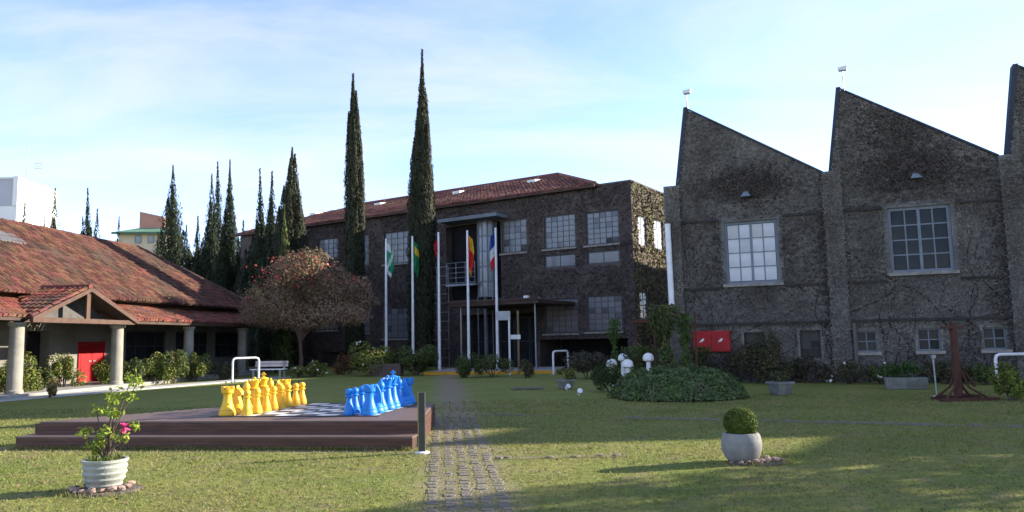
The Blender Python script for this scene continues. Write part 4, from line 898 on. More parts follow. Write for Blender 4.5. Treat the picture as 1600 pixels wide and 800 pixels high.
cypress('small cypress in front of the green roof', 186, 339, 64, 28, 21, f_cyp, 0, 2200, 1, 'spire')

# ------------------------------------------------------------------ red flowering tree
Yt = 38.5; tp = at(470, 560, Yt); rng = np.random.default_rng(31); tt_ = thing('flowering_tree', 'spreading tree with mauve brown leaves and red flowers on top', 'tree', (tp.x, Yt, 0))
k = mpp(Yt); cz = [(x - 470) * k for x in (380, 425, 475, 530, 570)]
blobs = []
for (px, py, rxp, rzp) in ((400, 488, 40, 20), (430, 470, 45, 32), (475, 450, 55, 48), (520, 455, 50, 42), (555, 470, 34, 34), (480, 420, 40, 28), (455, 435, 35, 30), (500, 494, 75, 24), (450, 498, 70, 20), (540, 490, 40, 20), (440, 490, 50, 20), (385, 495, 25, 13), (415, 500, 35, 12), (560, 495, 25, 16), (405, 470, 22, 18), (500, 405, 22, 14), (570, 445, 16, 14)):
    blobs.append(((px - 470) * k, rng.uniform(-1.2, 1.2), at(px, py, Yt).z, rxp * k, rzp * k))
def blobcloud(bl, n, sh=.35):
    P, Nn = [], []
    wts = np.array([b[3] * b[4] for b in bl]); wts /= wts.sum()
    for b, nn_ in zip(bl, (wts * n).astype(int)):
        d = nrm(rng.normal(0, 1, (nn_, 3))); r = (sh + (1 - sh) * rng.uniform(0, 1, nn_) ** .6)[:, None] * (1 + .15 * np.sin(d[:, :1] * 9 + d[:, 2:3] * 7)); P.append(np.array(b[:3]) + d * r * np.array([b[3], b[3] * .9, b[4]])); Nn.append(d)
    return np.concatenate(P), np.concatenate(Nn)
P, Nn = blobcloud(blobs, 22000); zmin = at(470, 518, Yt).z; ok = P[:, 2] > zmin + rng.uniform(-.1, .25, len(P)); P, Nn = P[ok], Nn[ok]
link('crown', np_mesh('crown', *leaves(P, Nn, .13, .055, rng)), mat('mauve_leaves', (.30, .19, .13), (.21, .14, .095), .8, 2, island=.45, c3=(.21, .165, .08), s3=.9, trans=.25), tt_)
up_ = [b for b in blobs if b[2] > at(470, 460, Yt).z]; P, Nn = blobcloud(up_, 2600); link('green_leaves', np_mesh('green_leaves', *leaves(P, Nn, .14, .07, rng)), f_olive, tt_)
P, Nn = blobcloud([(0.6, 0, at(490, 402, Yt).z, .9, .35), ((415 - 470) * k, -.6, at(415, 432, Yt).z, .35, .2), ((550 - 470) * k, -.5, at(550, 440, Yt).z, 1.0, .35), ((390 - 470) * k, -.6, at(394, 466, Yt).z, .35, .2), ((470 - 470) * k, -.5, at(455, 405, Yt).z, 1.1, .4), (.2, -.6, at(480, 430, Yt).z, 2.6, .9)], 420, .1)
o = link('flowers', np_mesh('flowers', *leaves(P, Nn, .12, .09, rng)), m_rpet, tt_); o['kind'] = 'stuff'
tw = MB()
for i in range(420):
    b = blobs[rng.integers(0, len(blobs))]; d = nrm(rng.normal(0, 1, (1, 3)))[0]; p0 = np.array(b[:3]) * np.array([.9, .9, 1]); p1 = p0 + d * np.array([b[3], b[3] * .9, b[4]]) * 1.08
    tw.tube([p0, (p0 + p1) / 2 + rng.normal(0, .06, 3), p1], [.012, .009, .005], 3, False)
o = tw.build('twig', mat('mauve_twigs', (.24, .17, .15), (.17, .12, .11), .9, 3), tt_); o['kind'] = 'stuff'
tr = MB()
tr.tube([(0, 0, 0), (.03, 0, .8), (-.04, .02, 1.7)], [.13, .10, .09], 8)
for b in blobs[:9]: tr.tube([(-.04, .02, 1.65), (b[0] * .12, b[1] * .12, 2.2), (b[0] * .45, b[1] * .4, 2.35 + .25 * (b[2] - 2)), (b[0] * .8, b[1] * .8, b[2] - .2), tuple(b[:3])], [.06, .05, .04, .025, .012], 6)
tr.build('trunk', mat('red_bark', (.11, .07, .05), (.08, .05, .04), .9, 5), tt_)

# broadleaf tree right of the lawn, beyond the picture, whose shade falls on the foreground
rng = np.random.default_rng(41); tq = thing('broadleaf_tree', 'broad leafy tree standing right of the lawn beyond the picture edge', 'tree', (17.6, 11.4, 0))
bl = [(rng.normal(0, 1.1), rng.normal(0, 1.25), rng.uniform(3.4, 6.6), rng.uniform(.8, 1.3), rng.uniform(.6, 1.0)) for _ in range(16)]
P, Nn = blobcloud(bl, 3300); link('crown', np_mesh('crown', *leaves(P, Nn, .24, .14, rng)), f_mid, tq)
tr = MB(); tr.tube([(0, 0, 0), (.05, 0, 1.4), (-.05, .05, 3)], [.24, .18, .14], 9)
for b in bl: tr.tube([(-.05, .05, 2.8), (b[0] * .5, b[1] * .5, 2.8 + (b[2] - 2.8) * .5), tuple(b[:3])], [.09, .06, .02], 6)
tr.build('trunk', m_bark, tq)

# ================================================================== pots
m_pot = mat('pale_pot', (.33, .34, .30), (.26, .27, .24), .85, 5, .2, 30, c3=(.22, .23, .20), s3=3)
m_rock = mat('rubble', (.22, .135, .095), (.14, .10, .08), .9, 6, island=.5, c3=(.25, .22, .18), s3=5)
def rock_mesh(seed):
    r = random.Random(seed); bm = bmesh.new(); bmesh.ops.create_icosphere(bm, subdivisions=1, radius=.5)
    for v in bm.verts: v.co *= r.uniform(.75, 1.2); v.co.z *= .65
    me = bpy.data.meshes.new('stone'); bm.to_mesh(me); bm.free(); me.materials.append(m_rock); return me
rocks = [rock_mesh(i) for i in range(5)]
m_slab = mat('slab', (.13, .11, .09), (.09, .075, .06), .95, 6)
def pot_stones(label, c, spots, slab):
    t = thing('stone_pile', label, 'stones', (c.x, c.y, 0))
    s = MB(); n_ = 9; pts = [(math.cos(i * 6.283 / n_) * slab[0] * random.uniform(.85, 1.1), math.sin(i * 6.283 / n_) * slab[1] * random.uniform(.85, 1.1)) for i in range(n_)]
    s.hexa([(x, y, .001) for x, y in pts], [(x * .95, y * .95, .02) for x, y in pts]); s.build('slab', m_slab, t, (slab[2], slab[3], 0))
    for i, (x, y, q) in enumerate(spots): o = link('stone', rocks[i % 5], None, t, (x, y, .02 + q * .28), (random.uniform(-.3, .3), random.uniform(-.3, .3), random.uniform(0, 6))); o.scale = (q, q * .9, q * .8)
# left: azalea in a ribbed pot
c = gp(163, 766); t = thing('potted_azalea', 'straggly potted azalea with one pink flower in a ribbed pale pot', 'potted plant', (c.x, c.y, .022))
prof = []
for i in range(13): z = .02 + .27 * i / 12; r = (.17 + .055 * math.sin(min(1, i / 9) * math.pi / 2)) * (1 + .04 * math.sin(i * math.pi * 2 / 3)); prof.append((r, z))
MB().lathe([(.15, 0)] + prof + [(.238, .295), (.238, .325), (.205, .325), (.20, .28), (.004, .275)], 32).build('pot', m_pot, t, smooth=True)
MB().lathe([(.2, .27), (.1, .293), (.004, .30)], 16).build('soil', mat('soil', (.05, .04, .03), (.035, .03, .02), .95, 5), t)
kk = mpp(c.y); heads = [(198, 592, 22), (212, 600, 16), (185, 615, 20), (170, 628, 14), (205, 618, 14), (150, 642, 16), (165, 648, 12), (180, 645, 14), (137, 674, 15), (152, 684, 18), (142, 698, 13), (170, 672, 14), (190, 680, 18), (203, 668, 13), (160, 690, 10), (148, 705, 9)]
st = MB(); PP = []; NN = []; rng = np.random.default_rng(9)
for (px, py, r_) in heads:
    hp = at(px, py, c.y) - Vector((c.x, c.y, .022)); hp.y = rng.uniform(-.14, .14); q = r_ * kk
    st.tube([(hp.x * .05, hp.y * .1, .28), (hp.x * .25, hp.y * .4, .28 + (hp.z - .28) * .4), (hp.x * .75, hp.y * .8, .28 + (hp.z - .28) * .78), tuple(hp)], [.010, .008, .006, .004], 5)
    d = nrm(rng.normal(0, 1, (40, 3))); PP.append(np.array(hp) + d * q * rng.uniform(.3, 1, (40, 1)) * np.array([1, 1, .7])); NN.append(d + [0, 0, .6])
st.build('stem', m_bark, t); link('foliage', np_mesh('foliage', *leaves(np.concatenate(PP), np.concatenate(NN), .062, .028, rng)), f_bright, t)
fp = at(206, 664, c.y) - Vector((c.x, c.y, .022)); fb_ = MB()
for i in range(10): a = i * 2.4; e_ = .035 + .012 * (i % 3); fb_.hexa([(fp.x, -.16, fp.z), (fp.x + e_ * math.cos(a) - .012, -.17 + e_ * .5 * math.sin(a), fp.z + e_ * math.sin(a)), (fp.x + e_ * 1.3 * math.cos(a), -.16, fp.z + e_ * 1.3 * math.sin(a)), (fp.x + e_ * math.cos(a) + .012, -.15, fp.z + e_ * math.sin(a))], [(fp.x, -.163, fp.z), (fp.x + e_ * math.cos(a) - .012, -.175, fp.z + e_ * math.sin(a)), (fp.x + e_ * 1.3 * math.cos(a), -.165, fp.z + e_ * 1.3 * math.sin(a)), (fp.x + e_ * math.cos(a) + .012, -.155, fp.z + e_ * math.sin(a))])
fb_.build('flower', m_pink, t)
gr_ = np.stack([rng.uniform(-.17, .17, 160), rng.uniform(-.17, .17, 160), np.full(160, .33)], 1); gr_ = gr_[np.hypot(gr_[:, 0], gr_[:, 1]) < .18]
link('weeds', np_mesh('weeds', *leaves(gr_, np.tile([0, -1., .3], (len(gr_), 1)), .09, .02, rng, up=(0, 0, 1))), f_yel, t)
pot_stones('broken bricks and stones round the ribbed azalea pot', c, [(-.3, -.12, .11), (-.22, -.22, .12), (-.08, -.29, .10), (-.0, -.27, .13), (.1, -.25, .09), (.18, -.2, .12), (.24, -.12, .11), (.27, .0, .1), (-.32, .0, .09), (.05, -.33, .08), (-.15, -.3, .07), (.3, -.18, .07), (-.26, .1, .1), (.2, .2, .1)], (.42, .34, .02, -.04))
# right: box ball in a rounded pot
c = gp(1160, 722); t = thing('potted_topiary', 'round clipped box ball in a plain rounded concrete pot', 'potted plant', (c.x, c.y, .022))
MB().lathe([(.17, 0), (.215, .05), (.245, .14), (.25, .22), (.238, .30), (.215, .345), (.185, .345), (.19, .30), (.004, .30)], 36).build('pot', mat('concrete_pot', (.25, .245, .23), (.19, .185, .175), .9, 7, .25, 40, c3=(.16, .155, .145), s3=3), t, smooth=True)
rng = np.random.default_rng(14); n = 7000; d = nrm(rng.normal(0, 1, (n, 3))); rb_ = .205 * (1 + .012 * np.sin(d[:, 0] * 8 + d[:, 2] * 6)) * rng.uniform(.88, 1.03, n); P = d * rb_[:, None] * np.array([1.02, 1.02, .9]) + [0, 0, .47]
link('foliage', np_mesh('foliage', *leaves(P, d, .026, .015, rng, jitter=.8)), f_ball, t)
MB().lathe([(.06, .3), (.15, .36), (.18, .46), (.16, .56), (.08, .62), (.004, .635)], 16).build('inner_foliage', f_ball, t)
pot_stones('loose broken stones right of the box ball pot', c, [(-.1, -.27, .07), (0, -.26, .08), (.1, -.25, .11), (.18, -.2, .1), (.27, -.16, .11), (.35, -.1, .1), (.42, -.05, .09), (.3, -.02, .12), (.38, -.17, .08), (.24, -.26, .07), (.46, -.12, .07), (.33, .08, .09), (-.2, -.22, .06), (.15, -.3, .06)], (.40, .26, .16, -.08))
m_shade_pot = mat('shaded_pot', (.20, .20, .18), (.14, .14, .125), .9, 5, .2, 30, c3=(.11, .115, .095), s3=3)  # darkened copy of the pale pot: shade on planters and trough is in the colour
def square_pot(label, px, py, w0, w1, h, m_leaf, lw, lh, n, name='planter'):
    c = gp(px, py); t = thing(name, label, 'planter', c, .3)
    MB().hexa([(-w0, -w0, 0), (w0, -w0, 0), (w0, w0, 0), (-w0, w0, 0)], [(-w1, -w1, h), (w1, -w1, h), (w1, w1, h), (-w1, w1, h)]).build('pot', m_shade_pot, t, bevel=.02)
    MB().box(-w1 - .02, w1 + .02, -w1 - .02, w1 + .02, h - .06, h + .012).build('rim', m_shade_pot, t, bevel=.01)
    rng = np.random.default_rng(int(px)); P, Nn, C = lump_points(rng, n, lw, lw, lh, 8, 0, .4); P = P + [0, 0, h]; link('foliage', np_mesh('foliage', *leaves(P, Nn, .08, .04, rng)), m_leaf, t)
    s = MB()
    for q in C[:5]: s.tube([(0, 0, h - .03), (q[0], q[1], q[2] + h)], [.012, .005], 5)
    s.build('stem', m_bark, t)
square_pot('small grey square pot with a yellowish shrub near the forecourt', 884, 608, .17, .22, .30, foliage_mat('leaf_gold', (.15, .14, .03), (.09, .10, .025)), .33, .42, 700)
square_pot('grey square planter in front of the large olive shrub', 1220, 617, .19, .25, .34, f_olive, .3, .35, 500)
c = gp(1416, 608); t = thing('planting_trough', 'long grey trough with green plants at the foot of the wall', 'planter', c, RB.rz)
MB().hexa([(-.5, -.2, 0), (.5, -.2, 0), (.5, .2, 0), (-.5, .2, 0)], [(-.55, -.25, .32), (.55, -.25, .32), (.55, .25, .32), (-.55, .25, .32)]).build('trough', m_shade_pot, t, bevel=.02)
rng = np.random.default_rng(90); P, Nn, C = lump_points(rng, 900, .6, .3, .5, 9, 0, .4); link('foliage', np_mesh('foliage', *leaves(P + [0, 0, .3], Nn, .1, .035, rng, up=(0, 0, 1))), foliage_mat('leaf_grass_green', (.06, .12, .03), (.045, .085, .02)), t)

# ================================================================== street furniture
# white dome lamps
for i, (px, py, r_, by, lab) in enumerate(((957, 569, 8.5, 603, 'leftmost white dome lamp above the ball bush'), (975, 560, 8, 600, 'white dome lamp behind the two front ones'), (982, 570, 9, 606, 'white dome lamp in front, on a short white stem'), (1015, 560, 9, 606, 'rightmost white dome lamp beside the climber'))):
    g0 = gp(px, by); k = mpp(g0.y); top = at(px, py - r_, g0.y).z; R = r_ * k
    t = thing('dome_lamp', lab, 'garden lamp', (g0.x, g0.y, 0), 0, 'white dome garden lamps')
    MB().lathe([(.09, 0), (.085, .1), (.075, top - R * 1.3)], 14).build('stem', m_white, t, smooth=True)
    MB().lathe([(R * .5, top - R * 1.55), (R * .95, top - R * 1.3), (R, top - R * .95), (R * .88, top - R * .5), (R * .55, top - R * .15), (.004, top)], 20).build('dome', m_white, t, smooth=True)
for i, (px, py, lab) in enumerate(((905, 618, 'small white garden spotlight tilted on the grass'), (886, 610, 'small white spotlight in front of the square pot'))):
    g0 = gp(px, py); t = thing('garden_spotlight', lab, 'spotlight', g0, .4 * i, 'small white garden spotlights')
    MB().tube([(0, 0, 0), (0, 0, .1)], .018, 8).build('stake', m_white, t); MB().tube([(.0, .05, .06), (.02, -.08, .14)], [.05, .075], 12).build('lamp_head', m_white, t)
g0 = gp(963, 615); MBo = MB().hexa([(-.2, -.12, 0), (.2, -.12, 0), (.2, .12, 0), (-.2, .12, 0)], [(-.17, -.1, .13), (.18, -.09, .11), (.17, .1, .12), (-.16, .09, .14)]).build('white_stone', m_sill, None, g0, bevel=.03); tag(MBo, 'pale block stone beside the ball bush', 'stone')
# flagpoles and flags
flag_cols = {'white': (.72, .73, .72), 'green': (.02, .30, .14), 'dkgreen': (.015, .22, .07), 'yellow': (.75, .52, .03), 'red': (.62, .03, .03), 'blue': (.03, .07, .32), 'orange': (.65, .28, .03)}
fmats = {k: mat('flag_' + k, v, tuple(x * .85 for x in v), .8, 6, trans=.3) for k, v in flag_cols.items()}
def flag(label, p, z1, lpx, wpx, side, colf, cols, seed):
    k = mpp(p.y); Lh_ = lpx * k; Wd = wpx * k; nu, nv = 10, 16; b = MB(); r = random.Random(seed); ph = r.uniform(0, 6)
    def pt(i, j):
        a, t_ = i / nu, j / nv; w_ = Wd * (.55 + .45 * math.sin(min(1, t_ * 2.2 + .25) * math.pi * .62)); w_ *= 1 - .35 * max(0, t_ - .7) / .3
        return (side * (.035 + a * w_ + .05 * t_ * math.sin(3 * t_ + ph)), .10 * math.sin(a * 9 + t_ * 3 + ph) * (.3 + a), z1 - t_ * Lh_ - .22 * a * Lh_ * (1 if t_ > .1 else .6))
    for j in range(nv):
        for i in range(nu):
            b.cur = colf((i + .5) / nu, (j + .5) / nv); b.quad(pt(i, j), pt(i + 1, j), pt(i + 1, j + 1), pt(i, j + 1))
    o = b.build('flag', [fmats[c] for c in cols], None, (p.x, p.y, 0), smooth=True); tag(o, label, 'flag', 'flags hanging from the flagpoles')
poles = [(603.5, 376, 592, 'leftmost'), (645.5, 372, 590, 'second from left'), (687, 366, 581, 'middle'), (733, 363, 590, 'fourth from left'), (778, 359, 590, 'rightmost')]
for i, (px, yt, yb, lab) in enumerate(poles):
    p = gp(px, 579.5); top = at(px, yt, p.y).z
    t = thing('flagpole', 'grey metal flagpole, %s of the five before the main building' % lab, 'flagpole', (p.x, p.y, 0), 0, 'flagpoles before the main building')
    MB().tube([(0, 0, 0), (0, 0, top * .5), (0, 0, top)], [.085, .07, .05], 12).build('pole', m_pipe, t, smooth=True)
    MB().lathe([(.02, top - .01), (.06, top + .03), (.05, top + .09), (.004, top + .12)], 12).build('finial', m_pipe, t, smooth=True)
    MB().lathe([(.16, 0), (.16, .03), (.1, .05)], 14).build('base_plate', m_steel, t)
    zt = top - .12
    if i == 0: flag('green and white flag hanging on the leftmost flagpole', p, zt, 46, 12, 1, lambda a, t_: 0 if (t_ < .22 and a < .6) or t_ > .85 or (abs(a + t_ - 1.0) < .12) else 1, ['white', 'green'], 1)
    if i == 1: flag('green flag with a yellow top on the second flagpole', p, zt, 48, 9, 1, lambda a, t_: 1 if .12 < t_ < .4 and a > .2 else 0, ['dkgreen', 'yellow'], 2)
    if i == 2: flag('small red flag behind the middle flagpole', p, zt - .15, 24, 5, -1, lambda a, t_: 0, ['red'], 3)
    if i == 3: flag('red and yellow flag hanging on the fourth flagpole', p, zt, 55, 9, 1, lambda a, t_: 1 if t_ < .38 and a > .3 else (2 if t_ > .86 else 0), ['red', 'yellow', 'orange'], 4)
    if i == 4: flag('blue white and red flag on the rightmost flagpole', p, zt, 52, 9, -1, lambda a, t_: 0 if t_ < .4 else (1 if t_ < .66 else 2), ['blue', 'white', 'red'], 5)
# entrance sign post
p = gp(797, 586); t = thing('sign_post', 'white sign panel on a thin white post before the entrance', 'sign', p); z0 = at(797, 488, p.y).z
MB().tube([(0, 0, 0), (0, 0, z0)], .045, 8).build('post', m_pipe, t); k = mpp(p.y); MB().box(-20 * k, 2 * k, -.05, -.0, z0 - 12 * k, z0 + 2 * k).build('sign_panel', mat('sign_grey', (.4, .42, .45), (.34, .36, .38), .6, 3), t)
p = gp(811, 585); t = thing('sign_post', 'slim wooden post with a small pale plate before the entrance', 'sign', p); MB().tube([(0, 0, 0), (0, 0, 2.9)], .05, 6).build('post', mat('tan_wood', (.24, .17, .09), (.18, .12, .07), .8, 4), t); MB().box(-.35, .1, -.08, -.04, 1.6, 1.8).build('plate', m_white, t)
# hooped bicycle racks
def rack(label, x0, x1, yt, yb, rz=0.0, both=True):
    a, b = gp(x0, yb), gp(x1, yb - (2 if both else 0)); top = at(x0, yt, a.y).z; t = thing('bike_rack', label, 'bike rack', a, 0, 'white tubular racks'); d = b - a; u = d.normalized(); r_ = .12
    pts = [Vector((0, 0, 0)), Vector((0, 0, top - r_)), u * (r_ * .3) + Vector((0, 0, top - r_ * .3)), u * r_ + Vector((0, 0, top)), d - u * r_ + Vector((0, 0, top)), d - u * (r_ * .3) + Vector((0, 0, top - r_ * .3)), d + Vector((0, 0, top - r_)), d]
    MB().tube(pts, .045, 8).build('hoop', m_pipe, t, smooth=True); MB().lathe([(.09, 0), (.09, .02), (.05, .03)], 10).build('foot', m_steel, t); MB().lathe([(.09, 0), (.09, .02), (.05, .03)], 10, d).build('foot', m_steel, t)
rack('white tubular hoop rack left of the bench by the verandah', 363, 404, 560, 598)
rack('white tubular hoop rack at the right of the entrance', 865, 888, 549, 586)
rack('white tubular hoop rack at the right picture edge', 1559, 1625, 554, 602)
# bench
p = gp(420, 592); t = thing('bench', 'pale painted garden bench by the end of the footpath', 'bench', p, -.15); k = mpp(p.y); hw = 27 * k
for j in range(3): MB().box(-hw, hw, -.28 + .17 * j, -.28 + .17 * j + .15, .42, .46).build('seat_slat', m_white, t)
for j in range(2): MB().box(-hw, hw, .26 + .03 * j, .29 + .03 * j, .55 + .14 * j, .67 + .14 * j).build('back_slat', mat('pinkish_paint', (.62, .52, .5), (.5, .42, .4), .6, 4), t)
for sgn in (-1, 1):
    MB().box(sgn * hw * .8 - .04, sgn * hw * .8 + .04, -.25, -.17, 0, .42).build('leg', m_pot, t); MB().box(sgn * hw * .8 - .04, sgn * hw * .8 + .04, .2, .26, 0, .82).build('leg', m_pot, t)
# brown planter box in front of hedge
p = gp(604, 587.5); t = thing('planter_box', 'low brown box standing before the clipped hedge', 'planter', p, -.1); p = t; 
m_bb = mat('brown_box', (.12, .085, .075), (.09, .065, .06), .85, 4)
for j in range(3): MB().box(-.75, .75, -.35, -.31, .02 + .19 * j, .2 + .19 * j).build('board', m_bb, t)
MB().box(-.75, .75, -.308, .3, 0, .55).build('box', m_bb, t)
# red hydrant cabinet on the wall
hu0, hu1, hz0, hz1 = RB.rect(1083, 517, 1141, 550, -.28)
t = thing('fire_hose_cabinet', 'bright red metal cabinet with two white marks on the creeper wall', 'cabinet', RB.w((hu0 + hu1) / 2, 0, 0), RB.rz); hw = (hu1 - hu0) / 2
MB().box(-hw, hw, -.28, -.06, hz0, hz1).build('case', m_redpaint, t, bevel=.01); MB().box(-.2, .2, -.06, .0, hz0 + .2, hz1 - .2).build('bracket', m_dark_frame, t)
for sgn in (-1, 1):
    MB().box(sgn * hw / 2 - hw / 2 + .02, sgn * hw / 2 + hw / 2 - .02, -.30, -.281, hz0 + .03, hz1 - .03).build('door', m_redpaint, t, bevel=.006)
    q = MB(); x = sgn * hw * .5 - .03; zc = (hz0 + hz1) / 2 + .02
    for dx_, dz_ in ((0, 0), (.05, .045), (.07, .02)): q.hexa([(x + dx_ - .07, -.304, zc + dz_ - .05), (x + dx_ - .03, -.304, zc + dz_ - .05), (x + dx_ + .04, -.304, zc + dz_ + .04), (x + dx_ - .0, -.304, zc + dz_ + .04)], [(x + dx_ - .07, -.309 - dx_ * .1, zc + dz_ - .05), (x + dx_ - .03, -.309 - dx_ * .1, zc + dz_ - .05), (x + dx_ + .04, -.309 - dx_ * .1, zc + dz_ + .04), (x + dx_, -.309 - dx_ * .1, zc + dz_ + .04)])
    q.build('white_mark', m_white, t)
# rusty sculpture
m_rust = mat('rust', (.085, .033, .021), (.055, .024, .017), .85, 6, .3, 30)
p = gp(1512, 627); p.y += .3; t = thing('rusty_sculpture', 'rusty iron sculpture with a tall post on spreading feet', 'sculpture', p, .1); k = mpp(p.y)
MB().hexa([(-.10, -.05, .1), (.06, -.05, .1), (.06, .05, .1), (-.10, .05, .1)], [(-.08, -.045, 1.78), (.03, -.045, 1.78), (.03, .045, 1.78), (-.08, .045, 1.78)]).build('post', m_rust, t)
MB().box(-.30, .22, -.05, .05, 1.64, 1.70).build('crossbar', m_rust, t)
for (x0, x1, y) in ((-.66, .72, -.28), (-.5, .62, .25)): MB().box(x0, x1, y - .07, y + .07, 0, .07).build('foot_beam', m_rust, t)
for (x, y) in ((-.5, -.25), (.5, -.25), (-.42, .25), (.45, .25)): MB().tube([(x, y, .06), (x * .35, y * .4, .3), (x * .12, y * .2, .66)], [.028, .026, .024], 6).build('brace', m_rust, t)
for sgn in (-1, 1): MB().box(sgn * .3 - .03, sgn * .3 + .03, -.3, .3, .07, .13).build('cross_beam', m_rust, t)
MB().tube([(.22, .05, .62), (.40, .0, .30)], .03, 6).build('arm', m_rust, t)
p = gp(1464, 621); t = thing('path_light', 'thin grey stake light with a pale foot left of the sculpture', 'garden lamp', p)
MB().tube([(0, 0, 0), (-.02, 0, 1.0)], .02, 7).build('stake', m_steel, t); MB().lathe([(.09, 0), (.09, .03), (.03, .05)], 12).build('foot', m_white, t); MB().box(-.07, .03, -.04, .04, .94, 1.02).build('lamp_head', m_steel, t)
# iron frame behind the mound
p = gp(1012, 600); t = thing('iron_gantry', 'rusty iron crossbar on two posts behind the dome lamps', 'gantry', p)
hz = at(1012, 502, p.y).z
for x in (-.32, .30): MB().tube([(x, 0, 0), (x, 0, hz)], .03, 6).build('post', m_rust, t)
MB().box(-.5, .48, -.05, .05, hz - .05, hz + .07).build('crossbar', m_rust, t)
p = gp(1090, 606); t = thing('iron_stake', 'tall thin rusty stake in front of the red cabinet', 'stake', p); hz = at(1090, 487, p.y).z
MB().tube([(0, 0, 0), (.02, 0, hz)], .032, 6).build('stake', m_rust, t); MB().box(-.12, .14, -.02, .02, hz - .5, hz - .46).build('crosspiece', m_rust, t)
# flat stones on the lawn
p = gp(825, 609); t = thing('flat_rocks', 'few flat grey rocks lying on the shaded lawn', 'stones', p)
for i, x in enumerate((-.42, -.15, .12, .38)): o = link('stone', rocks[i], None, t, (x, random.uniform(-.1, .1), .04)); o.scale = (.32, .22, .2); o.data = rocks[i].copy(); o.data.materials.clear(); o.data.materials.append(m_pave)

# ================================================================== far buildings
Yw = 100; k = mpp(Yw); q = at(28, 300, Yw); t = thing('white_block', 'white flat roofed tower block with antennas behind the tiled roof', 'building', (q.x, Yw, 0)); zt = at(28, 277, Yw).z; zm = at(20, 322, Yw).z
m_bw = mat('white_wall', (.72, .72, .74), (.66, .66, .68), .9, .3); m_bg = mat('grey_lilac_wall', (.42, .42, .48), (.38, .38, .44), .9, .3)
MB().box(-9, -.25, -.06, 8, zm, zt - .2).build('upper_wall', m_bg, t); MB().box(-9, .0, -.12, 9, 0, zm - .02).build('lower_wall', m_bw, t)
sd_ = MB(); q2 = at(71, 290, Yw + 6); dxr = q2.x - q.x; zt2 = at(71, 289, Yw + 6).z
sd_.hexa([(-.2, -.1, zm), (dxr - .2, 6, zm), (dxr - 1, 9, zm), (-.2, 9, zm)], [(-.2, -.1, zt), (dxr - .2, 6, zt), (dxr - 1, 9, zt), (-.2, 9, zt)]); sd_.build('side_wall', mat('pale_green_wall', (.55, .60, .58), (.5, .55, .53), .9, .3), t)
lw_ = MB(); lw_.hexa([(.02, -.1, 0), (dxr, 6, 0), (dxr - 1, 9, 0), (.02, 9, 0)], [(.02, -.1, zm - .03), (dxr, 6, zm - .03), (dxr - 1, 9, zm - .03), (.02, 9, zm - .03)]); lw_.build('base_wall', m_bw, t)
cpm = MB(); cpm.box(-.5, .15, -.3, .2, zm, zt + .1); cpm.build('corner_pier', m_bw, t); MB().box(dxr - .7, dxr + .1, 5.6, 6.3, zm, zt + .05).build('corner_pier', m_bw, t)
MB().box(-9, -.3, -.2, 8, zt - .2, zt + .05).build('roof_edge', m_bw, t)
MB().tube([(-.9, 3, zt), (-.9, 3, at(20, 205, Yw + 3).z)], .05, 5).build('mast', m_steel, t)
an = MB(); za = at(36, 256, Yw + 3).z; an.tube([(.6, 3, zt), (.6, 3, za + .1)], .03, 5)
for j in range(3): an.tube([(.1, 3, za - .35 * j), (1.2, 3, za - .35 * j)], .025, 4)
an.build('antenna', m_steel, t)
Yg = 88; k = mpp(Yg); q = at(220, 365, Yg); t = thing('green_roof_house', 'cream house with green hip roof and terracotta chimneys behind the ridge', 'building', (q.x, Yg, 0), .12)
x0, x1 = (183 - 220) * k, (262 - 220) * k; ze = at(220, 364, Yg).z; zr = at(220, 350, Yg).z
m_cream = mat('cream_wall', (.50, .42, .31), (.44, .37, .27), .9, .5); m_gr = mat('green_roof', (.13, .25, .16), (.10, .20, .13), .7, .8)
MB().box(x0 + .3, x1 - .3, 0, 6, 0, ze).build('wall', m_cream, t)
MB().hexa([(x0 - .3, -.6, ze), (x1 + .2, -.6, ze), (x1 + .2, 6.6, ze), (x0 - .3, 6.6, ze)], [(x0 + 2.2, 2.6, zr), (x1 - 1.2, 2.6, zr), (x1 - 1.2, 3.4, zr), (x0 + 2.2, 3.4, zr)]).build('roof', m_gr, t)
MB().box(x0 - .3, x1 + .2, -.62, -.55, ze - .2, ze + .05).build('eaves_board', mat('green_dark', (.07, .14, .09), (.06, .12, .08), .7, 1), t)
m_ter = mat('terracotta', (.42, .22, .16), (.36, .18, .13), .9, .8)
za = at(225, 352, Yg + 3).z; zb = at(210, 333, Yg + 3).z; zc = at(240, 340, Yg + 3).z; xa, xb = (207 - 220) * k, (243 - 220) * k
MB().hexa([(xa, 2.2, za - 1.2), (xb, 2.2, za - 1.2), (xb, 4, za - 1.2), (xa, 4, za - 1.2)], [(xa, 2.2, zb), (xb, 2.2, zc), (xb, 4, zc), (xa, 4, zb)]).build('roof_block', m_ter, t)
MB().box((249 - 220) * k, (257 - 220) * k, 1.8, 2.6, ze - .1, at(252, 328, Yg + 2).z).build('chimney', m_ter, t)
for (a, b) in ((212, 221), (231, 240)): window(t, (a - 220) * k, (b - 220) * k, at(220, 380, Yg).z, at(220, 368, Yg).z, -.07, 1, 1, m_grey_frame, m_glass_frost, .05, .03)

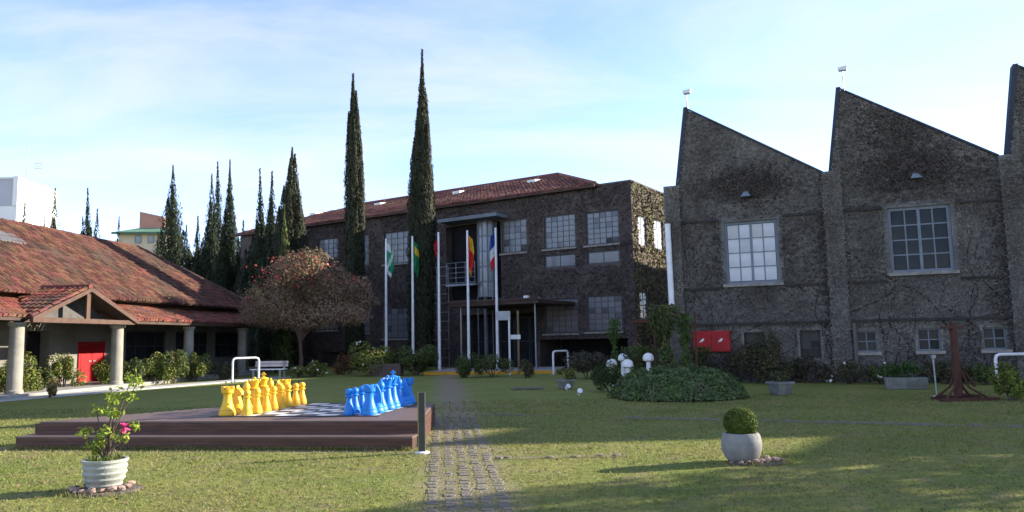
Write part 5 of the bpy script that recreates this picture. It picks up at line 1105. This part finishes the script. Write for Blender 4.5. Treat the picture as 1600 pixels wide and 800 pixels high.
# ================================================================== grass blades in the foreground
rng = np.random.default_rng(123); n = 270000
Y = 4.2 + (rng.uniform(0, 1, n) ** 1.5) * 16; X = rng.uniform(-1, 1, n) * (.74 * Y + 3)
pxc = np.abs(X - (.245 - .0942 * Y)); ok = (pxc > .55) | (rng.uniform(0, 1, n) < .42 * (1 + (((X - (.245 - .0942 * Y)) / .178 + .5) % 1 < .25) * 2))
dl = np.array([fl.x, fl.y]); ux_, uy_ = ud.x, ud.y; lu = (X - dl[0]) * ux_ + (Y - dl[1]) * uy_; lv = -(X - dl[0]) * uy_ + (Y - dl[1]) * ux_
ok &= ~((lu > -.4) & (lu < DW + .05) & (lv > -.42) & (lv < DD + .05)); 
for c in (gp(163, 766), gp(1160, 722)): ok &= np.hypot(X - c.x, Y - c.y) > .3
patch = .5 + .5 * np.sin(X * 1.1 + 2 * np.sin(Y * .7)) * np.sin(Y * 1.7 + np.sin(X * 1.3)); ok &= rng.uniform(0, 1, n) < .45 + .55 * patch
X, Y = X[ok], Y[ok]; n = len(X); hgt = rng.uniform(.012, .03, n) * (1 + .3 * (Y > 10)); wdt = rng.uniform(.004, .008, n) * (1 + (Y - 5) * .09); a = rng.uniform(0, 6.283, n)
ca_, sa_ = np.cos(a), np.sin(a); lx, ly = rng.normal(0, .022, n), rng.normal(0, .022, n)
V = np.stack([np.stack([X - ca_ * wdt, Y - sa_ * wdt, np.zeros(n)], 1), np.stack([X + ca_ * wdt, Y + sa_ * wdt, np.zeros(n)], 1), np.stack([X + lx, Y + ly, hgt], 1)], 1).reshape(-1, 3)
# longer tufts against the step, the pots and the post
tx = np.concatenate([fl.x + ud.x * (u_ := rng.uniform(-.1, DW, 2600)) + ud.y * .40 + rng.normal(0, .02, 2600), gp(163, 766).x + .44 * np.cos(a_ := rng.uniform(0, 6.28, 260)) + rng.normal(0, .03, 260), gp(1160, 722).x + .22 + .36 * np.cos(b_ := rng.uniform(0, 6.28, 260)) + rng.normal(0, .04, 260)])
ty = np.concatenate([fl.y + ud.y * u_ - ud.x * .40 - np.abs(rng.normal(0, .02, 2600)), gp(163, 766).y - .04 + .36 * np.sin(a_) + rng.normal(0, .03, 260), gp(1160, 722).y - .08 + .26 * np.sin(b_)])
m_ = len(tx); th_ = rng.uniform(.03, .085, m_); ta = rng.uniform(0, 6.283, m_); tw_ = .005
V2 = np.stack([np.stack([tx - np.cos(ta) * tw_, ty - np.sin(ta) * tw_, np.zeros(m_)], 1), np.stack([tx + np.cos(ta) * tw_, ty + np.sin(ta) * tw_, np.zeros(m_)], 1), np.stack([tx + rng.normal(0, .025, m_), ty + rng.normal(-.01, .02, m_), th_], 1)], 1).reshape(-1, 3)
V = np.concatenate([V, V2]); n = len(V) // 3
o = link('grass', np_mesh('grass', V, np.arange(3 * n).reshape(-1, 3)), mat('grass_blades', (.165, .195, .046), (.24, .23, .07), .8, .8, island=.22, c3=(.25, .21, .11), s3=1.7, trans=.35)); tag(o, 'short patchy grass of the lawn', 'grass', kind='stuff')
# dry leaves fallen on the lawn
rng = np.random.default_rng(55); n = 900; Y = 5.5 + rng.uniform(0, 1, n) ** 1.3 * 13; X = rng.uniform(-.72, .72, n) * Y
lu = (X - fl.x) * ud.x + (Y - fl.y) * ud.y; lv = -(X - fl.x) * ud.y + (Y - fl.y) * ud.x; ok = ~((lu > -.5) & (lu < DW + .1) & (lv > -.5) & (lv < DD + .1)); X, Y = X[ok], Y[ok]
o = link('fallen_leaves', np_mesh('fallen_leaves', *leaves(np.stack([X, Y, rng.uniform(.02, .032, len(X))], 1), np.tile([0, 0, 1.], (len(X), 1)), .045, .028, rng, jitter=.3)), mat('dry_leaf', (.20, .12, .06), (.13, .08, .045), .9, 5, island=.5)); tag(o, 'small dry brown leaves scattered over the lawn', 'leaves', kind='stuff')
